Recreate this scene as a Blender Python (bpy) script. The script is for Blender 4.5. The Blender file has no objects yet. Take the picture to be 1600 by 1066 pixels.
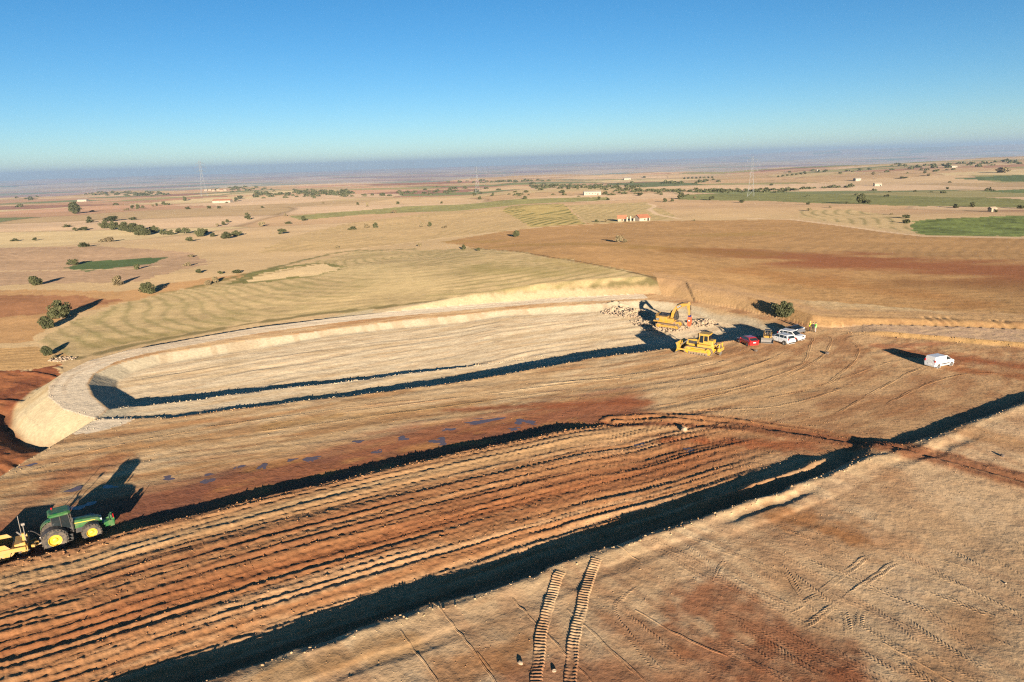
import bpy, math, random
import numpy as np
from mathutils import Matrix, Vector, Euler

# ------------------------------------------------------------------ camera, sky, sun, exposure
scene = bpy.context.scene
COL = scene.collection
R = math.radians
CAM_H, FPX, PITCH, ROLL = 29.5, 1100.0, R(14.35), R(1.75)
cam_data = bpy.data.cameras.new('camera')
cam = bpy.data.objects.new('camera', cam_data)
COL.objects.link(cam)
cam_data.sensor_width = 36.0
cam_data.lens = FPX / 1600.0 * 36.0
cam_data.clip_start = 1.0
cam_data.clip_end = 150000.0
CROT = Matrix.Rotation(math.pi / 2 - PITCH, 3, 'X') @ Matrix.Rotation(-ROLL, 3, 'Z')
cam.matrix_world = Matrix.Translation((0, 0, CAM_H)) @ CROT.to_4x4()
scene.camera = cam
CR = np.array(CROT)

def ray(px, py):
    d = np.array([(px - 800.0) / FPX, -(py - 533.0) / FPX, -1.0])
    return CR @ d

sun_v = ray(612, 456)                       # direction in which sunlight travels
sun_v = sun_v / np.linalg.norm(sun_v)
SUN_EL = math.asin(-sun_v[2])
SUN_AZ = math.atan2(-sun_v[0], -sun_v[1])
world = bpy.data.worlds.new('World'); scene.world = world; world.use_nodes = True
wn = world.node_tree.nodes; wl = world.node_tree.links
sky = wn.new('ShaderNodeTexSky'); sky.sky_type = 'NISHITA'; sky.sun_disc = False
sky.sun_elevation = SUN_EL; sky.sun_rotation = SUN_AZ
sky.altitude = 1500.0; sky.air_density = 0.85; sky.dust_density = 0.0; sky.ozone_density = 3.4
hsv = wn.new('ShaderNodeHueSaturation'); hsv.inputs['Saturation'].default_value = 1.18; hsv.inputs['Value'].default_value = 0.96
wl.new(sky.outputs['Color'], hsv.inputs['Color']); tint = wn.new('ShaderNodeMix'); tint.data_type = 'RGBA'; tint.blend_type = 'MULTIPLY'; tint.inputs[0].default_value = 1.0
tint.inputs[7].default_value = (1.02, 0.96, 0.88, 1); wl.new(hsv.outputs['Color'], tint.inputs[6]); wl.new(tint.outputs[2], wn['Background'].inputs['Color'])
wn['Background'].inputs['Strength'].default_value = 0.05
sun_d = bpy.data.lights.new('sun', 'SUN'); sun = bpy.data.objects.new('sun', sun_d); COL.objects.link(sun)
sun_d.energy = 5.0; sun_d.angle = R(0.55); sun_d.color = (1.0, 0.87, 0.69)
sun.rotation_mode = 'QUATERNION'
sun.rotation_quaternion = Vector(sun_v).to_track_quat('-Z', 'Y')
sun.location = (20, -60, 60)
scene.view_settings.view_transform = 'Standard'
scene.view_settings.look = 'None'
scene.view_settings.exposure = 1.6
scene.view_settings.gamma = 1.0
scene.view_settings.use_curve_mapping = False
scene.render.resolution_x, scene.render.resolution_y = 1024, 682
scene.cycles.volume_bounces = 1
scene.cycles.use_denoising = False
scene.cycles.filter_width = 1.2

# ------------------------------------------------------------------ number helpers
def PX(px, py, z=0.0):
    d = ray(px, py); t = (z - CAM_H) / d[2]
    return (d[0] * t, d[1] * t)

def PL(pts, z=0.0):
    return np.array([PX(a, b, z) for a, b in pts])

def ss(t, a=0.0, b=1.0):
    t = np.clip((t - a) / (b - a), 0, 1); return t * t * (3 - 2 * t)

_TB = np.random.RandomState(7).rand(1024 * 1024).astype(np.float32)
def _hash(ix, iy, seed):
    ix = np.asarray(ix).astype(np.int32) + seed * 37; iy = np.asarray(iy).astype(np.int32) + seed * 101
    return _TB[((ix & 1023) << 10) | (iy & 1023)]

def noise(x, y, seed=0):
    """value noise, -1..1"""
    x0 = np.floor(x); y0 = np.floor(y); fx = (x - x0).astype(np.float32); fy = (y - y0).astype(np.float32)
    ix = x0.astype(np.int32) + seed * 37; iy = y0.astype(np.int32) + seed * 101
    fx = fx * fx * fx * (fx * (fx * 6 - 15) + 10); fy = fy * fy * fy * (fy * (fy * 6 - 15) + 10)
    X0 = (ix & 1023) << 10; X1 = ((ix + 1) & 1023) << 10; Y0 = iy & 1023; Y1 = (iy + 1) & 1023
    a = _TB[X0 | Y0]; b = _TB[X1 | Y0]; c = _TB[X0 | Y1]; d = _TB[X1 | Y1]
    top = a + (b - a) * fx; bot = c + (d - c) * fx
    return (top + (bot - top) * fy) * 2 - 1

def fbm(x, y, seed=0, o=3):
    r = 0; a = 1.0; t = 0
    for i in range(o):
        r = r + a * noise(x * 2 ** i + 17.3 * i, y * 2 ** i - 9.1 * i, seed + i); t += a; a *= 0.5
    return r / t * 1.35

def pdist(x, y, P):
    """unsigned distance and signed distance (positive on the left of the direction of travel), arclength"""
    best = np.full(x.shape, 1e12); sg = np.ones(x.shape); sl = np.zeros(x.shape); acc = 0.0
    for (ax, ay), (bx, by) in zip(P[:-1], P[1:]):
        ux, uy = bx - ax, by - ay; L = math.hypot(ux, uy)
        t = np.clip(((x - ax) * ux + (y - ay) * uy) / (L * L), 0, 1)
        dx = x - (ax + t * ux); dy = y - (ay + t * uy); d2 = dx * dx + dy * dy
        m = d2 < best
        best = np.where(m, d2, best)
        sg = np.where(m, np.where(ux * (y - ay) - uy * (x - ax) >= 0, 1.0, -1.0), sg)
        sl = np.where(m, acc + t * L, sl); acc += L
    d = np.sqrt(best)
    return d, d * sg, sl

def inside(x, y, P):
    r = np.zeros(x.shape, bool); n = len(P); j = n - 1
    for i in range(n):
        xi, yi = P[i]; xj, yj = P[j]
        c = ((yi > y) != (yj > y)) & (x < (xj - xi) * (y - yi) / (yj - yi + 1e-12) + xi)
        r ^= c; j = i
    return r

# ------------------------------------------------------------------ layout of the site (traced, then laid on the ground)
ZT = -1.1
C1 = PL([(-700, 1400), (-250, 1246), (100, 1131), (313, 1062), (405, 1032), (523, 992), (654, 950), (700, 936), (788, 909), (874, 877), (941, 858),
         (957, 851), (1022, 831), (1100, 807), (1200, 770), (1275, 740), (1330, 715), (1400, 690), (1423, 684), (1497, 655), (1600, 620), (1760, 575), (2200, 490)], 0.0)
C2 = PL([(-800, 1100), (-400, 990), (-200, 938), (37, 876), (115, 860), (186, 837), (243, 822), (300, 807), (400, 782), (513, 755), (600, 734), (700, 713),
         (800, 692), (866, 677), (926, 664), (968, 653), (1010, 645), (1100, 632), (1300, 600)], -0.5)
LB = PL([(150, 655), (270, 652), (400, 635), (500, 623), (580, 614), (700, 599), (800, 583), (920, 560), (995, 550), (1060, 541), (1110, 535), (1150, 529),
         (1200, 521), (1262, 515)], ZT)
LA = PL([(150, 645), (185, 640), (260, 633), (400, 612), (520, 597), (650, 578), (720, 568), (775, 559), (850, 547)], ZT - 0.5)
FAR = PL([(150, 655), (170, 638), (146, 618), (138, 600), (148, 583), (185, 567), (240, 553), (400, 529), (600, 503), (800, 483), (950, 472), (1010, 467), (1070, 473),
          (1150, 487), (1205, 500), (1262, 515)], ZT + 0.1)
PIT = np.vstack([LB[::-1], FAR[1:-1]])
RIMOUT = [(150, 655), (100, 640), (75, 620), (76, 602), (98, 583), (140, 563), (200, 547), (300, 529), (400, 512), (560, 492), (700, 479), (850, 467), (1000, 459)]
BANK = [(1022, 459), (1046, 462), (1070, 467), (1150, 481), (1215, 495), (1262, 507), (1300, 509), (1400, 510), (1500, 513), (1600, 517), (1900, 530), (2600, 560)]
LEFT = [(-900, 1500), (-500, 1060), (-250, 898), (0, 745), (80, 697)]
S_OUT = PL(LEFT + RIMOUT + BANK, ZT)
SITE = np.vstack([S_OUT, [[250, -60], [-120, -60]]])
RN = PL([(1325, 519), (1370, 522), (1450, 529), (1600, 541), (1900, 566), (2600, 620)], ZT)
TOE = PL([(4, 640), (8, 662), (25, 682), (60, 693), (90, 694)], ZT - 2.6)
KCUR = PL([(-300, 760), (100, 700), (500, 660), (800, 628), (1000, 610), (1130, 585), (1220, 560), (1262, 535), (1290, 512)], ZT)
TRK = PL([(960, 652), (1050, 648), (1150, 655), (1260, 670), (1370, 689), (1480, 716), (1600, 745), (1800, 800), (2000, 860)], -0.6)
LN = np.array(PX(1550, 1066)) - np.array(PX(1150, 850)); LN = LN / np.hypot(*LN)
XCROSS = PX(1378, 690, -0.4)
def IX(keys, vals):
    return [PX(a, b, ZT)[0] for a, b in keys], vals
BX, BV = IX([(150, 655), (270, 652), (400, 635), (580, 614), (800, 583), (930, 560), (1060, 541), (1262, 515)], [0.15, 0.4, 0.55, 0.95, 1.6, 1.9, 2.0, 1.5])
AX, AV = IX([(150, 655), (185, 637), (260, 633), (400, 612), (580, 588), (700, 571), (780, 558)], [1.8, 1.75, 1.6, 1.05, 0.85, 0.6, 0.0])
FADE0, FADE1 = PX(880, 672, -0.6)[0], PX(985, 650, -0.6)[0]
FURX0, FURX1 = PX(1060, 700, -0.6)[0], PX(1290, 690, -0.6)[0]
RNX0, RNX1 = PX(1330, 520, ZT)[0], PX(1400, 524, ZT)[0]
MOUNDS = [(PX(990, 493, -3), 3.2, 0.9), (PX(962, 488, -3), 2.6, 0.8), (PX(1045, 509, -3), 3.4, 0.5), (PX(1098, 506, -3), 2.2, 0.45), (PX(1020, 503, -3), 2.5, 0.4)]

def macro(x, y):
    r = np.hypot(x, y)
    rr = np.maximum(r - 230, 0)
    az = np.degrees(np.arctan2(x, y))
    g = -3.9 + 4.4 * ss(x, -62, 30) - 0.75 * ss(x, 42, 62) * (1 - ss(y, 140, 200))
    g = g - 62 * (1 - np.exp(-rr / 2200.0))
    g = g + 2.4 * np.exp(-(((x + 20) / 75) ** 2 + ((y - 190) / 58) ** 2))
    g = g + fbm(x / 160, y / 120, 11, 2) * 1.3 * ss(r, 130, 260)
    g = g + fbm(x / 620, y / 520, 15, 3) * 6.0 * ss(r, 350, 1100)
    g = g + 26 * ss(az, 12, 36) * ss(r, 900, 2600)                   # the plateau keeps higher on the right
    valley = -172 + fbm(x / 2600, y / 2600, 21, 4) * 26 + 62 * np.maximum(fbm(x / 7000 + 3, y / 5200, 27, 4), 0) * ss(r, 14000, 21000)
    mount = 290 * ss(az, 8, 26) * (0.62 + 0.30 * fbm(x / 4200, y / 9000, 33, 4)) * ss(r, 24500, 29000)
    edge = 3300 + 900 * fbm(az / 9.0, az * 0 + 0.5, 41, 2) + 700 * ss(az, 5, 30)
    k = ss(r, edge, edge * 2.1)
    return np.where(r > 2200, g * (1 - k) + (valley + mount) * k, g)

def H(x, y, detail=True):
    x = np.asarray(x, float); y = np.asarray(y, float)
    shp = x.shape; x = x.ravel(); y = y.ravel()
    z = macro(x, y)
    r = np.hypot(x, y)
    idx = np.nonzero((r < 330))[0]
    if len(idx):
        z[idx] = site(x[idx], y[idx], z[idx], detail)
    return z.reshape(shp)

def site(x, y, g, detail=True):
    wob = fbm(x / 1.3, y / 1.3, 51, 3) * 0.22 + fbm(x / 6, y / 6, 52, 2) * 0.35
    u1, d1, s1 = pdist(x, y, C1); u2, d2, s2 = pdist(x, y, C2)
    e1, e2 = d1, d2
    d1 = d1 + wob; d2 = d2 + wob * 0.7
    ins = inside(x, y, SITE)
    uS, _, _ = pdist(x, y, S_OUT)
    cx = np.hypot(x - XCROSS[0], y - XCROSS[1])
    zt = ZT - 0.25 * ss(x, 0, 60)
    w = 1.0 + 6.0 * np.exp(-(cx / 2.6) ** 2)
    near = 1 - ss(d1, -0.2, 1.0)
    zn = np.clip(d1, -14, 0) * 0.026 - (0.22 - 0.04 * ss(x, -20, -4) + 0.56 * ss(x, 14, 46))
    z = zn + (zt - zn) * ss(d1, 0, w)
    z = z + 0.08 * np.exp(-((d1 + 0.5) / 0.5) ** 2) * (1 - np.exp(-(cx / 3.0) ** 2))            # lip of the edge
    ridge = ss(x, PX(1060, 800)[0], PX(1140, 785)[0]) * (1 - ss(x, PX(1290, 740)[0], PX(1340, 720)[0]))
    z = z + 0.62 * ridge * np.exp(-((d1 - 3.0 - 0.8 * noise(s1 / 5, s1 * 0, 5)) / 0.6) ** 2)
    fade = 1 - ss(x, FADE0, FADE1)
    onF = ss(d1, 0.8, 2.0) * (1 - ss(d2, -0.1, 0.9))
    z = z + 0.66 * fade * ss(d1, 0.5, 17.0) * (1 - ss(d2, 0, 0.95))
    # wheel ruts along the strip
    q = np.clip(e1, 0, None) / (np.clip(e1, 0, None) + np.clip(-e2, 0, None) + 1e-6) * 28.0
    furm = onF * (1 - ss(x, FURX0, FURX1)) * (1 - 0.8 * np.exp(-(cx / 4) ** 2))
    sx = x * 0.95 + y * 0.3
    qq = q + 0.55 * noise(q / 1.9, q * 0 + 0.5, 59) + 0.07 * noise(sx / 24, q / 5, 61) + 0.02 * noise(sx / 2.5, q / 2, 65)
    f1 = noise(qq / 0.66, sx / 36, 62); f2 = noise(qq / 0.33, sx / 20, 63); f3 = noise(qq / 0.19 + 0.2 * noise(sx / 3, q / 3, 66), sx / 5, 64)
    f4 = noise(qq / 2.0, sx / 55, 68)
    brk = 0.55 + 0.55 * noise(sx / 9, q / 2.2, 69)
    rut = 0.058 * np.tanh(2.8 * f1) * brk + 0.052 * np.tanh(2.6 * f2) * (1.3 - 0.6 * brk) + 0.042 * f3 + 0.05 * np.tanh(2 * f4)
    z = z + rut * furm
    z = z + furm * (0.038 * fbm(x / 0.4, y / 0.4, 67, 3) + 0.03 * np.maximum(noise(x / 0.22, y / 0.22, 70), 0.2))
    # basin
    inp = inside(x, y, PIT)
    uB, dB, _ = pdist(x, y, LB); uA, dA, _ = pdist(x, y, LA); uF, _, _ = pdist(x, y, FAR)
    b = np.interp(x, BX, BV); a = np.interp(x, AX, AV)
    ws = fbm(x / 2.2, y / 2.2, 53, 3) * 0.3
    near_prof = b * ss(uB + ws, 0.1, 1.0) + a * ss(dA + ws, 0.0, 1.1)
    near_prof = near_prof - np.minimum(near_prof * 0.5, np.clip(uB - 5, 0, 24) * 0.030)
    lng = (x * 0.885 + y * 0.465); crs = (-x * 0.465 + y * 0.885)
    st = noise(crs / 1.3 + noise(lng / 12, crs / 6, 71), lng / 16, 72)
    st2 = noise(crs / 0.5, lng / 6, 73)
    strk = fbm(lng / 2.0, crs / 0.9, 74, 3)
    pitz = np.maximum(-0.46 * uF * (1 + 0.012 * noise(lng / 0.4, crs / 4, 75)) + 0.03 * strk * ss(uF, 0.3, 1.5), -near_prof)
    floor = ss(uF, 3.0, 7.0) * ss(uB, 1.0, 2.0)
    pitz = pitz + floor * (0.055 * np.tanh(3 * st) * ss(noise(lng / 14, crs / 6, 76), -0.3, 0.4) + 0.028 * np.tanh(2 * st2) * ss(noise(lng / 9, crs / 4, 79), -0.4, 0.4) + 0.022 * strk)
    for (mx, my), mr, mh in MOUNDS:
        md = np.hypot(x - mx, y - my)
        pitz = pitz + mh * np.exp(-(md / mr) ** 2) * (0.75 + 0.6 * fbm(x / 1.0, y / 1.0, 77, 3))
    # near rim: a low broken windrow left by the blade
    z = np.where(inp, zt + 0.0 + pitz, z)
    tz = (~inp) & (d2 > 0)
    z = z + np.where(tz, 0.10 * np.exp(-((uB - 0.5) / 0.5) ** 2) * (0.6 + 0.8 * noise(lng / 1.4, crs, 78)), 0)
    # working plain: wheel streaks that follow the traffic
    uK, dK, sK = pdist(x, y, KCUR)
    dKw = dK + 0.8 * noise(x / 9, y / 9, 81)
    tm = (~inp) * (1 - onF) * ss(d1, 0.5, 2.0)
    wet = ss(d2, 0, 0.5) * (1 - ss(d2, 6.5, 10.5)) * fade
    tmm = tm * (1 - 0.8 * wet)
    z = z + tm * wet * 0.016 * fbm(x / 0.55, y / 0.4, 87, 3)
    rgt = ss(x, 42, 56); dKw = dKw * (1 - rgt) + (d1 * 0.8 + 1.5 * noise(x / 10, y / 10, 86)) * rgt; sK = sK * (1 - rgt) + s1 * rgt
    tmm = tmm * (1 - 0.35 * rgt) * ss(uF, 2.0, 7.0)
    z = z + tmm * (0.022 * np.tanh(3 * noise(dKw / 0.8, sK / 22, 82)) + 0.022 * noise(dKw / 0.35, sK / 8, 83) + 0.02 * fbm(x / 1.2, y / 1.2, 84, 3)
                   + 0.03 * np.tanh(2.5 * noise(dKw / 3.0, sK / 50, 85)))
    # near platform
    z = z + near * (0.020 * fbm(x / 3.5, y / 3.5, 91, 3) + 0.010 * fbm(x / 0.45, y / 0.45, 92, 3) * (0.5 + ss(noise(x / 4, y / 4, 88), -0.3, 0.6))
                    + 0.014 * np.tanh(2 * noise((x * LN[1] - y * LN[0]) / 0.55 + noise(x / 7, y / 7, 94), (x * LN[0] + y * LN[1]) / 14, 90))
                    + 0.09 * np.tanh(2 * noise(d1 / 1.2, s1 / 12, 93)) * np.exp(-(u1 / 4.5) ** 2))
    # cross track
    uT, dT, sT = pdist(x, y, TRK)
    tr = 1 - ss(uT, 1.6, 3.0)
    z = z + tr * (0.10 * np.tanh(2.5 * noise(dT / 0.7 + 0.2 * noise(sT / 4, dT, 95), sT / 30, 96)) + 0.03 * fbm(x / 0.5, y / 0.5, 97, 2))
    # raised haul road on the right
    uR, dR, sR = pdist(x, y, RN)
    z = z + 0.55 * ss(dR + wob * 0.8, 0, 0.9) * ss(x, RNX0, RNX1) * (uR < 40) * (~inp)
    # outside: cut and fill slopes
    lim = 0.62
    slope_n = 1 + 0.007 * noise(x / 0.5 + y / 0.7, x / 9, 98) * (x < 48)
    zo = np.clip(g + 0.0, zt - uS * lim * slope_n, zt + 0.3 * (x > 40) + uS * lim * slope_n)
    # toe ditch, rough red ground on the left
    uO, _, _ = pdist(x, y, TOE)
    zo = zo - 1.05 * np.exp(-(uO / 1.5) ** 2)
    redl = inside(x, y, REDL) & (uS > 3)
    zo = zo + np.where(redl, 0.10 * np.tanh(2.5 * noise((x * .5 + y * .86) / 1.1 + noise(x / 8, y / 8, 99), (x * .86 - y * .5) / 14, 100)) + 0.05 * fbm(x / 0.9, y / 0.9, 101, 2), 0)
    bkr = (x > 36) & (uS > 0.5) & (uS < 26)
    zo = zo + np.where(bkr, 0.03 * np.tanh(2.5 * noise(uS / 0.9, x / 16, 102)) + 0.018 * fbm(x / 0.9, y / 1.3, 103, 3), 0)
    uM, _, sM = pdist(x, y, RUTS)
    zo = zo - 0.0 * uM
    for (mx, my) in RUTP:
        dx = x - mx; dy = y - my
        zo = zo - 0.22 * np.exp(-(dx / 0.3) ** 2) * (np.abs(dy) < 2.2) * (uS > 0.4)
    field = ss(uS, 2, 8)
    zo = zo + field * 0.02 * fbm(x / 1.9 + 0.3 * y, y / 2.2 - 0.2 * x, 104, 3)
    return np.where(ins, z, zo)

def r_(x, y): return np.hypot(x, y)
REDL = PL([(-400, 585), (55, 578), (96, 570), (100, 590), (150, 655), (60, 720), (-100, 850), (-600, 1300)], -3.6)
RUTS = PL([(1440, 498), (1500, 500)], 0)
RUTP = [PX(a, b, -0.2) for a, b in [(1452, 500), (1466, 500), (1480, 501), (1493, 501), (1560, 505), (1572, 505), (1580, 506)]]

def RC(pix):
    """pixels -> points on the terrain"""
    pix = np.atleast_2d(np.array(pix, float)); n = len(pix)
    D = np.array([ray(a, b) for a, b in pix]); D = D / np.hypot(D[:, 0], D[:, 1])[:, None]
    ts = np.concatenate([np.geomspace(26, 330, 90), np.geomspace(338, 36000, 130)])
    lo = np.full(n, 26.0); hi = np.full(n, 36000.0)
    for stage in range(3):
        T = np.tile(ts, (n, 1)) if stage == 0 else lo[:, None] + (hi - lo)[:, None] * np.linspace(0, 1, 9)[None, :]
        Z = CAM_H + D[:, 2:3] * T
        hz = H(D[:, 0:1] * T, D[:, 1:2] * T)
        bel = Z < hz
        k = np.where(bel.any(1), bel.argmax(1), T.shape[1] - 1); k = np.maximum(k, 1)
        ar = np.arange(n); lo = T[ar, k - 1]; hi = T[ar, k]
    t = (lo + hi) / 2
    x, y = D[:, 0] * t, D[:, 1] * t
    return np.column_stack([x, y, H(x, y)])

# ------------------------------------------------------------------ colours of the soil (surface colours, plus one painted sun hotspot)
KALB = np.array([0.72, 0.80, 0.92])
def lin(c):
    c = np.array(c, float) / 255.0
    return np.where(c <= 0.04045, c / 12.92, ((c + 0.055) / 1.055) ** 2.4)
def alb(c): return lin(c) * KALB

def pixpoly(pts):
    return RC(pts)[:, :2]

PATCH = []        # (polygon, colour, edge softness, row colour, row dir polyline / None, row spacing)
def field(pts, col, noise_amp=0.10, rows=None): PATCH.append((pixpoly(pts), alb(col), noise_amp, rows))

# far patchwork of fields: the colours a field may have
FIELD_COLS = np.array([alb(c) for c in [(192, 155, 112), (186, 146, 104), (198, 160, 120), (176, 132, 96), (182, 150, 104), (166, 120, 88), (188, 140, 104),
                                        (150, 132, 84), (196, 164, 116), (120, 116, 72), (174, 140, 98), (180, 142, 100), (148, 104, 80), (196, 158, 118)]])
field([(-200, 390), (150, 385), (300, 395), (330, 412), (270, 425), (215, 440), (-200, 452)], (174, 136, 100), 0.14, ('x', 5.0, 0.16))
field([(-200, 455), (200, 455), (290, 440), (380, 428), (470, 418), (300, 449), (170, 478), (90, 500), (50, 532), (-200, 560)], (178, 132, 84), 0.10)
field([(-300, 462), (120, 462), (190, 470), (60, 492), (-300, 522)], (158, 106, 68), 0.18)
field([(105, 419), (130, 409), (258, 402), (240, 412), (130, 425)], (82, 92, 50), 0.16)
field([(-200, 545), (75, 545), (110, 556), (80, 578), (-200, 590)], (186, 142, 90), 0.15, ('x', 1.9, 0.30))
field([(60, 535), (100, 507), (175, 479), (300, 449), (420, 428), (560, 392), (740, 388), (860, 402), (1030, 440), (935, 457), (700, 470), (400, 502), (200, 535), (115, 562)], (182, 150, 102), 0.16, ('arc', 3.4, 0.24))
field([(345, 446), (400, 424), (500, 411), (545, 416), (500, 432), (420, 440)], (120, 108, 60), 0.20)
field([(375, 441), (420, 425), (497, 412), (534, 419), (495, 430), (420, 437)], (206, 170, 120), 0.06)
field([(690, 378), (870, 350), (1010, 346), (1230, 343), (1440, 369), (1700, 373), (1900, 390), (2100, 520), (1600, 494), (1400, 480), (1180, 460), (1030, 440), (860, 402), (740, 388)], (170, 126, 78), 0.13, ('x2', 2.6, 0.18))
field([(1422, 358), (1432, 345), (1480, 341), (1700, 334), (1800, 345), (1800, 372), (1440, 368)], (112, 116, 58), 0.40)
field([(470, 366), (530, 352), (700, 330), (800, 324), (880, 352), (820, 358), (690, 372), (560, 388), (400, 396)], (184, 148, 100), 0.12, ('y', 7.0, 0.14))
field([(785, 328), (800, 322), (880, 319), (915, 350), (830, 356), (815, 345)], (178, 148, 88), 0.12, ('y', 7.5, 0.60))
field([(885, 321), (1010, 316), (1060, 342), (1000, 346), (920, 350)], (180, 148, 98), 0.12, ('y', 7.0, 0.22))
field([(450, 338), (640, 322), (800, 312), (950, 308), (950, 313), (800, 321), (560, 336), (470, 344)], (142, 128, 76), 0.22)
field([(1060, 305), (1200, 301), (1360, 305), (1600, 312), (1700, 312), (1700, 325), (1400, 322), (1200, 314), (1060, 312)], (124, 116, 66), 0.22)
field([(1250, 329), (1330, 327), (1420, 340), (1425, 362), (1330, 350), (1250, 340)], (186, 152, 104), 0.12, ('y', 6.0, 0.28))
field([(1490, 279), (1580, 274), (1700, 274), (1700, 288), (1600, 284), (1520, 281)], (92, 98, 58), 0.2)
field([(1530, 299), (1700, 291), (1700, 297), (1600, 302)], (104, 108, 62), 0.2)
field([(940, 287), (1060, 284), (1110, 289), (1000, 293)], (104, 104, 64), 0.2)
field([(460, 288), (510, 286), (520, 292), (480, 294)], (104, 112, 74), 0.2)
TRACKS = [(RC([(1010, 318), (1024, 322), (1014, 328), (1026, 335), (1062, 342), (1150, 341), (1235, 343), (1330, 355), (1440, 369), (1600, 372), (1800, 376)])[:, :2], 1.9, alb((206, 168, 128))),
          (RC([(-150, 424), (60, 423), (200, 420), (330, 411), (420, 402), (560, 389), (690, 372), (760, 365), (900, 352), (1010, 346)])[:, :2], 1.5, alb((204, 166, 118))),
          (RC([(240, 460), (330, 446), (420, 428), (545, 405)])[:, :2], 1.0, alb((150, 122, 76)))]
EDGES = [(RC([(300, 450), (420, 421), (520, 396), (560, 391), (650, 389)])[:, :2], 2.2, alb((96, 92, 48))),
         (RC([(120, 560), (200, 541), (300, 522), (400, 504), (500, 490), (600, 480), (700, 471), (850, 459), (940, 450), (1010, 441), (1040, 440)])[:, :2], 1.8, alb((112, 96, 58))),
         (RC([(740, 388), (860, 402), (960, 420), (1030, 438)])[:, :2], 0.8, alb((104, 78, 48)))]
BLOBS = []         # soft stains: centre, radii, colour, strength  (soil of another colour, and one painted sun hotspot)
def stain_or_glow(a, b, wid, col, k):
    P = RC([a, b])[:, :2]; BLOBS.append((P, wid, alb(col), k))
stain_or_glow((1150, 394), (1330, 404), 17, (138, 88, 52), 0.9); stain_or_glow((1330, 410), (1640, 428), 26, (140, 84, 50), 0.95); stain_or_glow((1430, 440), (1700, 458), 14, (134, 90, 52), 0.75)
stain_or_glow((800, 384), (1060, 390), 8, (150, 112, 60), 0.75); stain_or_glow((1060, 392), (1180, 396), 9, (140, 96, 52), 0.8); stain_or_glow((1100, 368), (1200, 364), 12, (152, 116, 62), 0.6)
stain_or_glow((700, 378), (780, 377), 6, (152, 118, 60), 0.6); stain_or_glow((1180, 425), (1500, 470), 9, (150, 98, 52), 0.55); stain_or_glow((560, 420), (640, 450), 14, (196, 164, 112), 0.5)  # last call paints the bright spot opposite the sun into the field colour
stain_or_glow((760, 420), (860, 428), 10, (140, 120, 66), 0.5); stain_or_glow((860, 408), (940, 424), 7, (150, 124, 70), 0.5); stain_or_glow((150, 540), (330, 512), 5, (132, 112, 62), 0.5)
SB = []
def sstain(a, b, z, wid, col, k): SB.append((PL([a, b], z), wid, alb(col), k))
sstain((1215, 800), (1330, 830), 0, 3.0, (160, 98, 50), 0.75); sstain((1090, 930), (1290, 1010), 0, 2.8, (150, 86, 52), 0.8); sstain((830, 1050), (1250, 1066), 0, 2.4, (150, 88, 54), 0.7)
sstain((1120, 1010), (1420, 1100), 0, 3.0, (152, 88, 54), 0.75); sstain((960, 960), (1040, 1010), 0, 1.6, (156, 98, 60), 0.6); sstain((420, 1060), (640, 1000), 0, 1.5, (168, 122, 74), 0.6)
sstain((700, 1040), (820, 1000), 0, 1.7, (160, 104, 60), 0.7); sstain((1400, 780), (1560, 850), 0, 4.0, (196, 152, 106), 0.6); sstain((1500, 660), (1640, 690), 0, 3.0, (176, 124, 76), 0.6)
sstain((180, 720), (90, 760), ZT, 2.6, (158, 100, 62), 0.8); sstain((200, 700), (330, 690), ZT, 2.0, (172, 122, 74), 0.6); sstain((20, 800), (110, 740), ZT, 2.2, (160, 104, 66), 0.7)
sstain((1420, 548), (1620, 572), ZT, 3.2, (150, 84, 48), 0.9); sstain((1500, 575), (1640, 590), ZT, 2.4, (156, 92, 52), 0.8); sstain((1560, 556), (1650, 566), ZT, 2.4, (188, 142, 96), 0.5)
sstain((1040, 680), (1260, 690), -0.7, 2.4, (156, 84, 46), 0.85); sstain((700, 640), (1010, 628), ZT, 1.6, (150, 84, 50), 0.85); sstain((1380, 540), (1470, 534), ZT, 2.0, (164, 98, 62), 0.7)
sstain((420, 668), (520, 652), ZT, 1.6, (176, 128, 72), 0.6); sstain((560, 650), (760, 628), ZT, 1.6, (182, 136, 84), 0.6); sstain((840, 600), (960, 585), ZT, 2.0, (206, 166, 118), 0.5)

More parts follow.
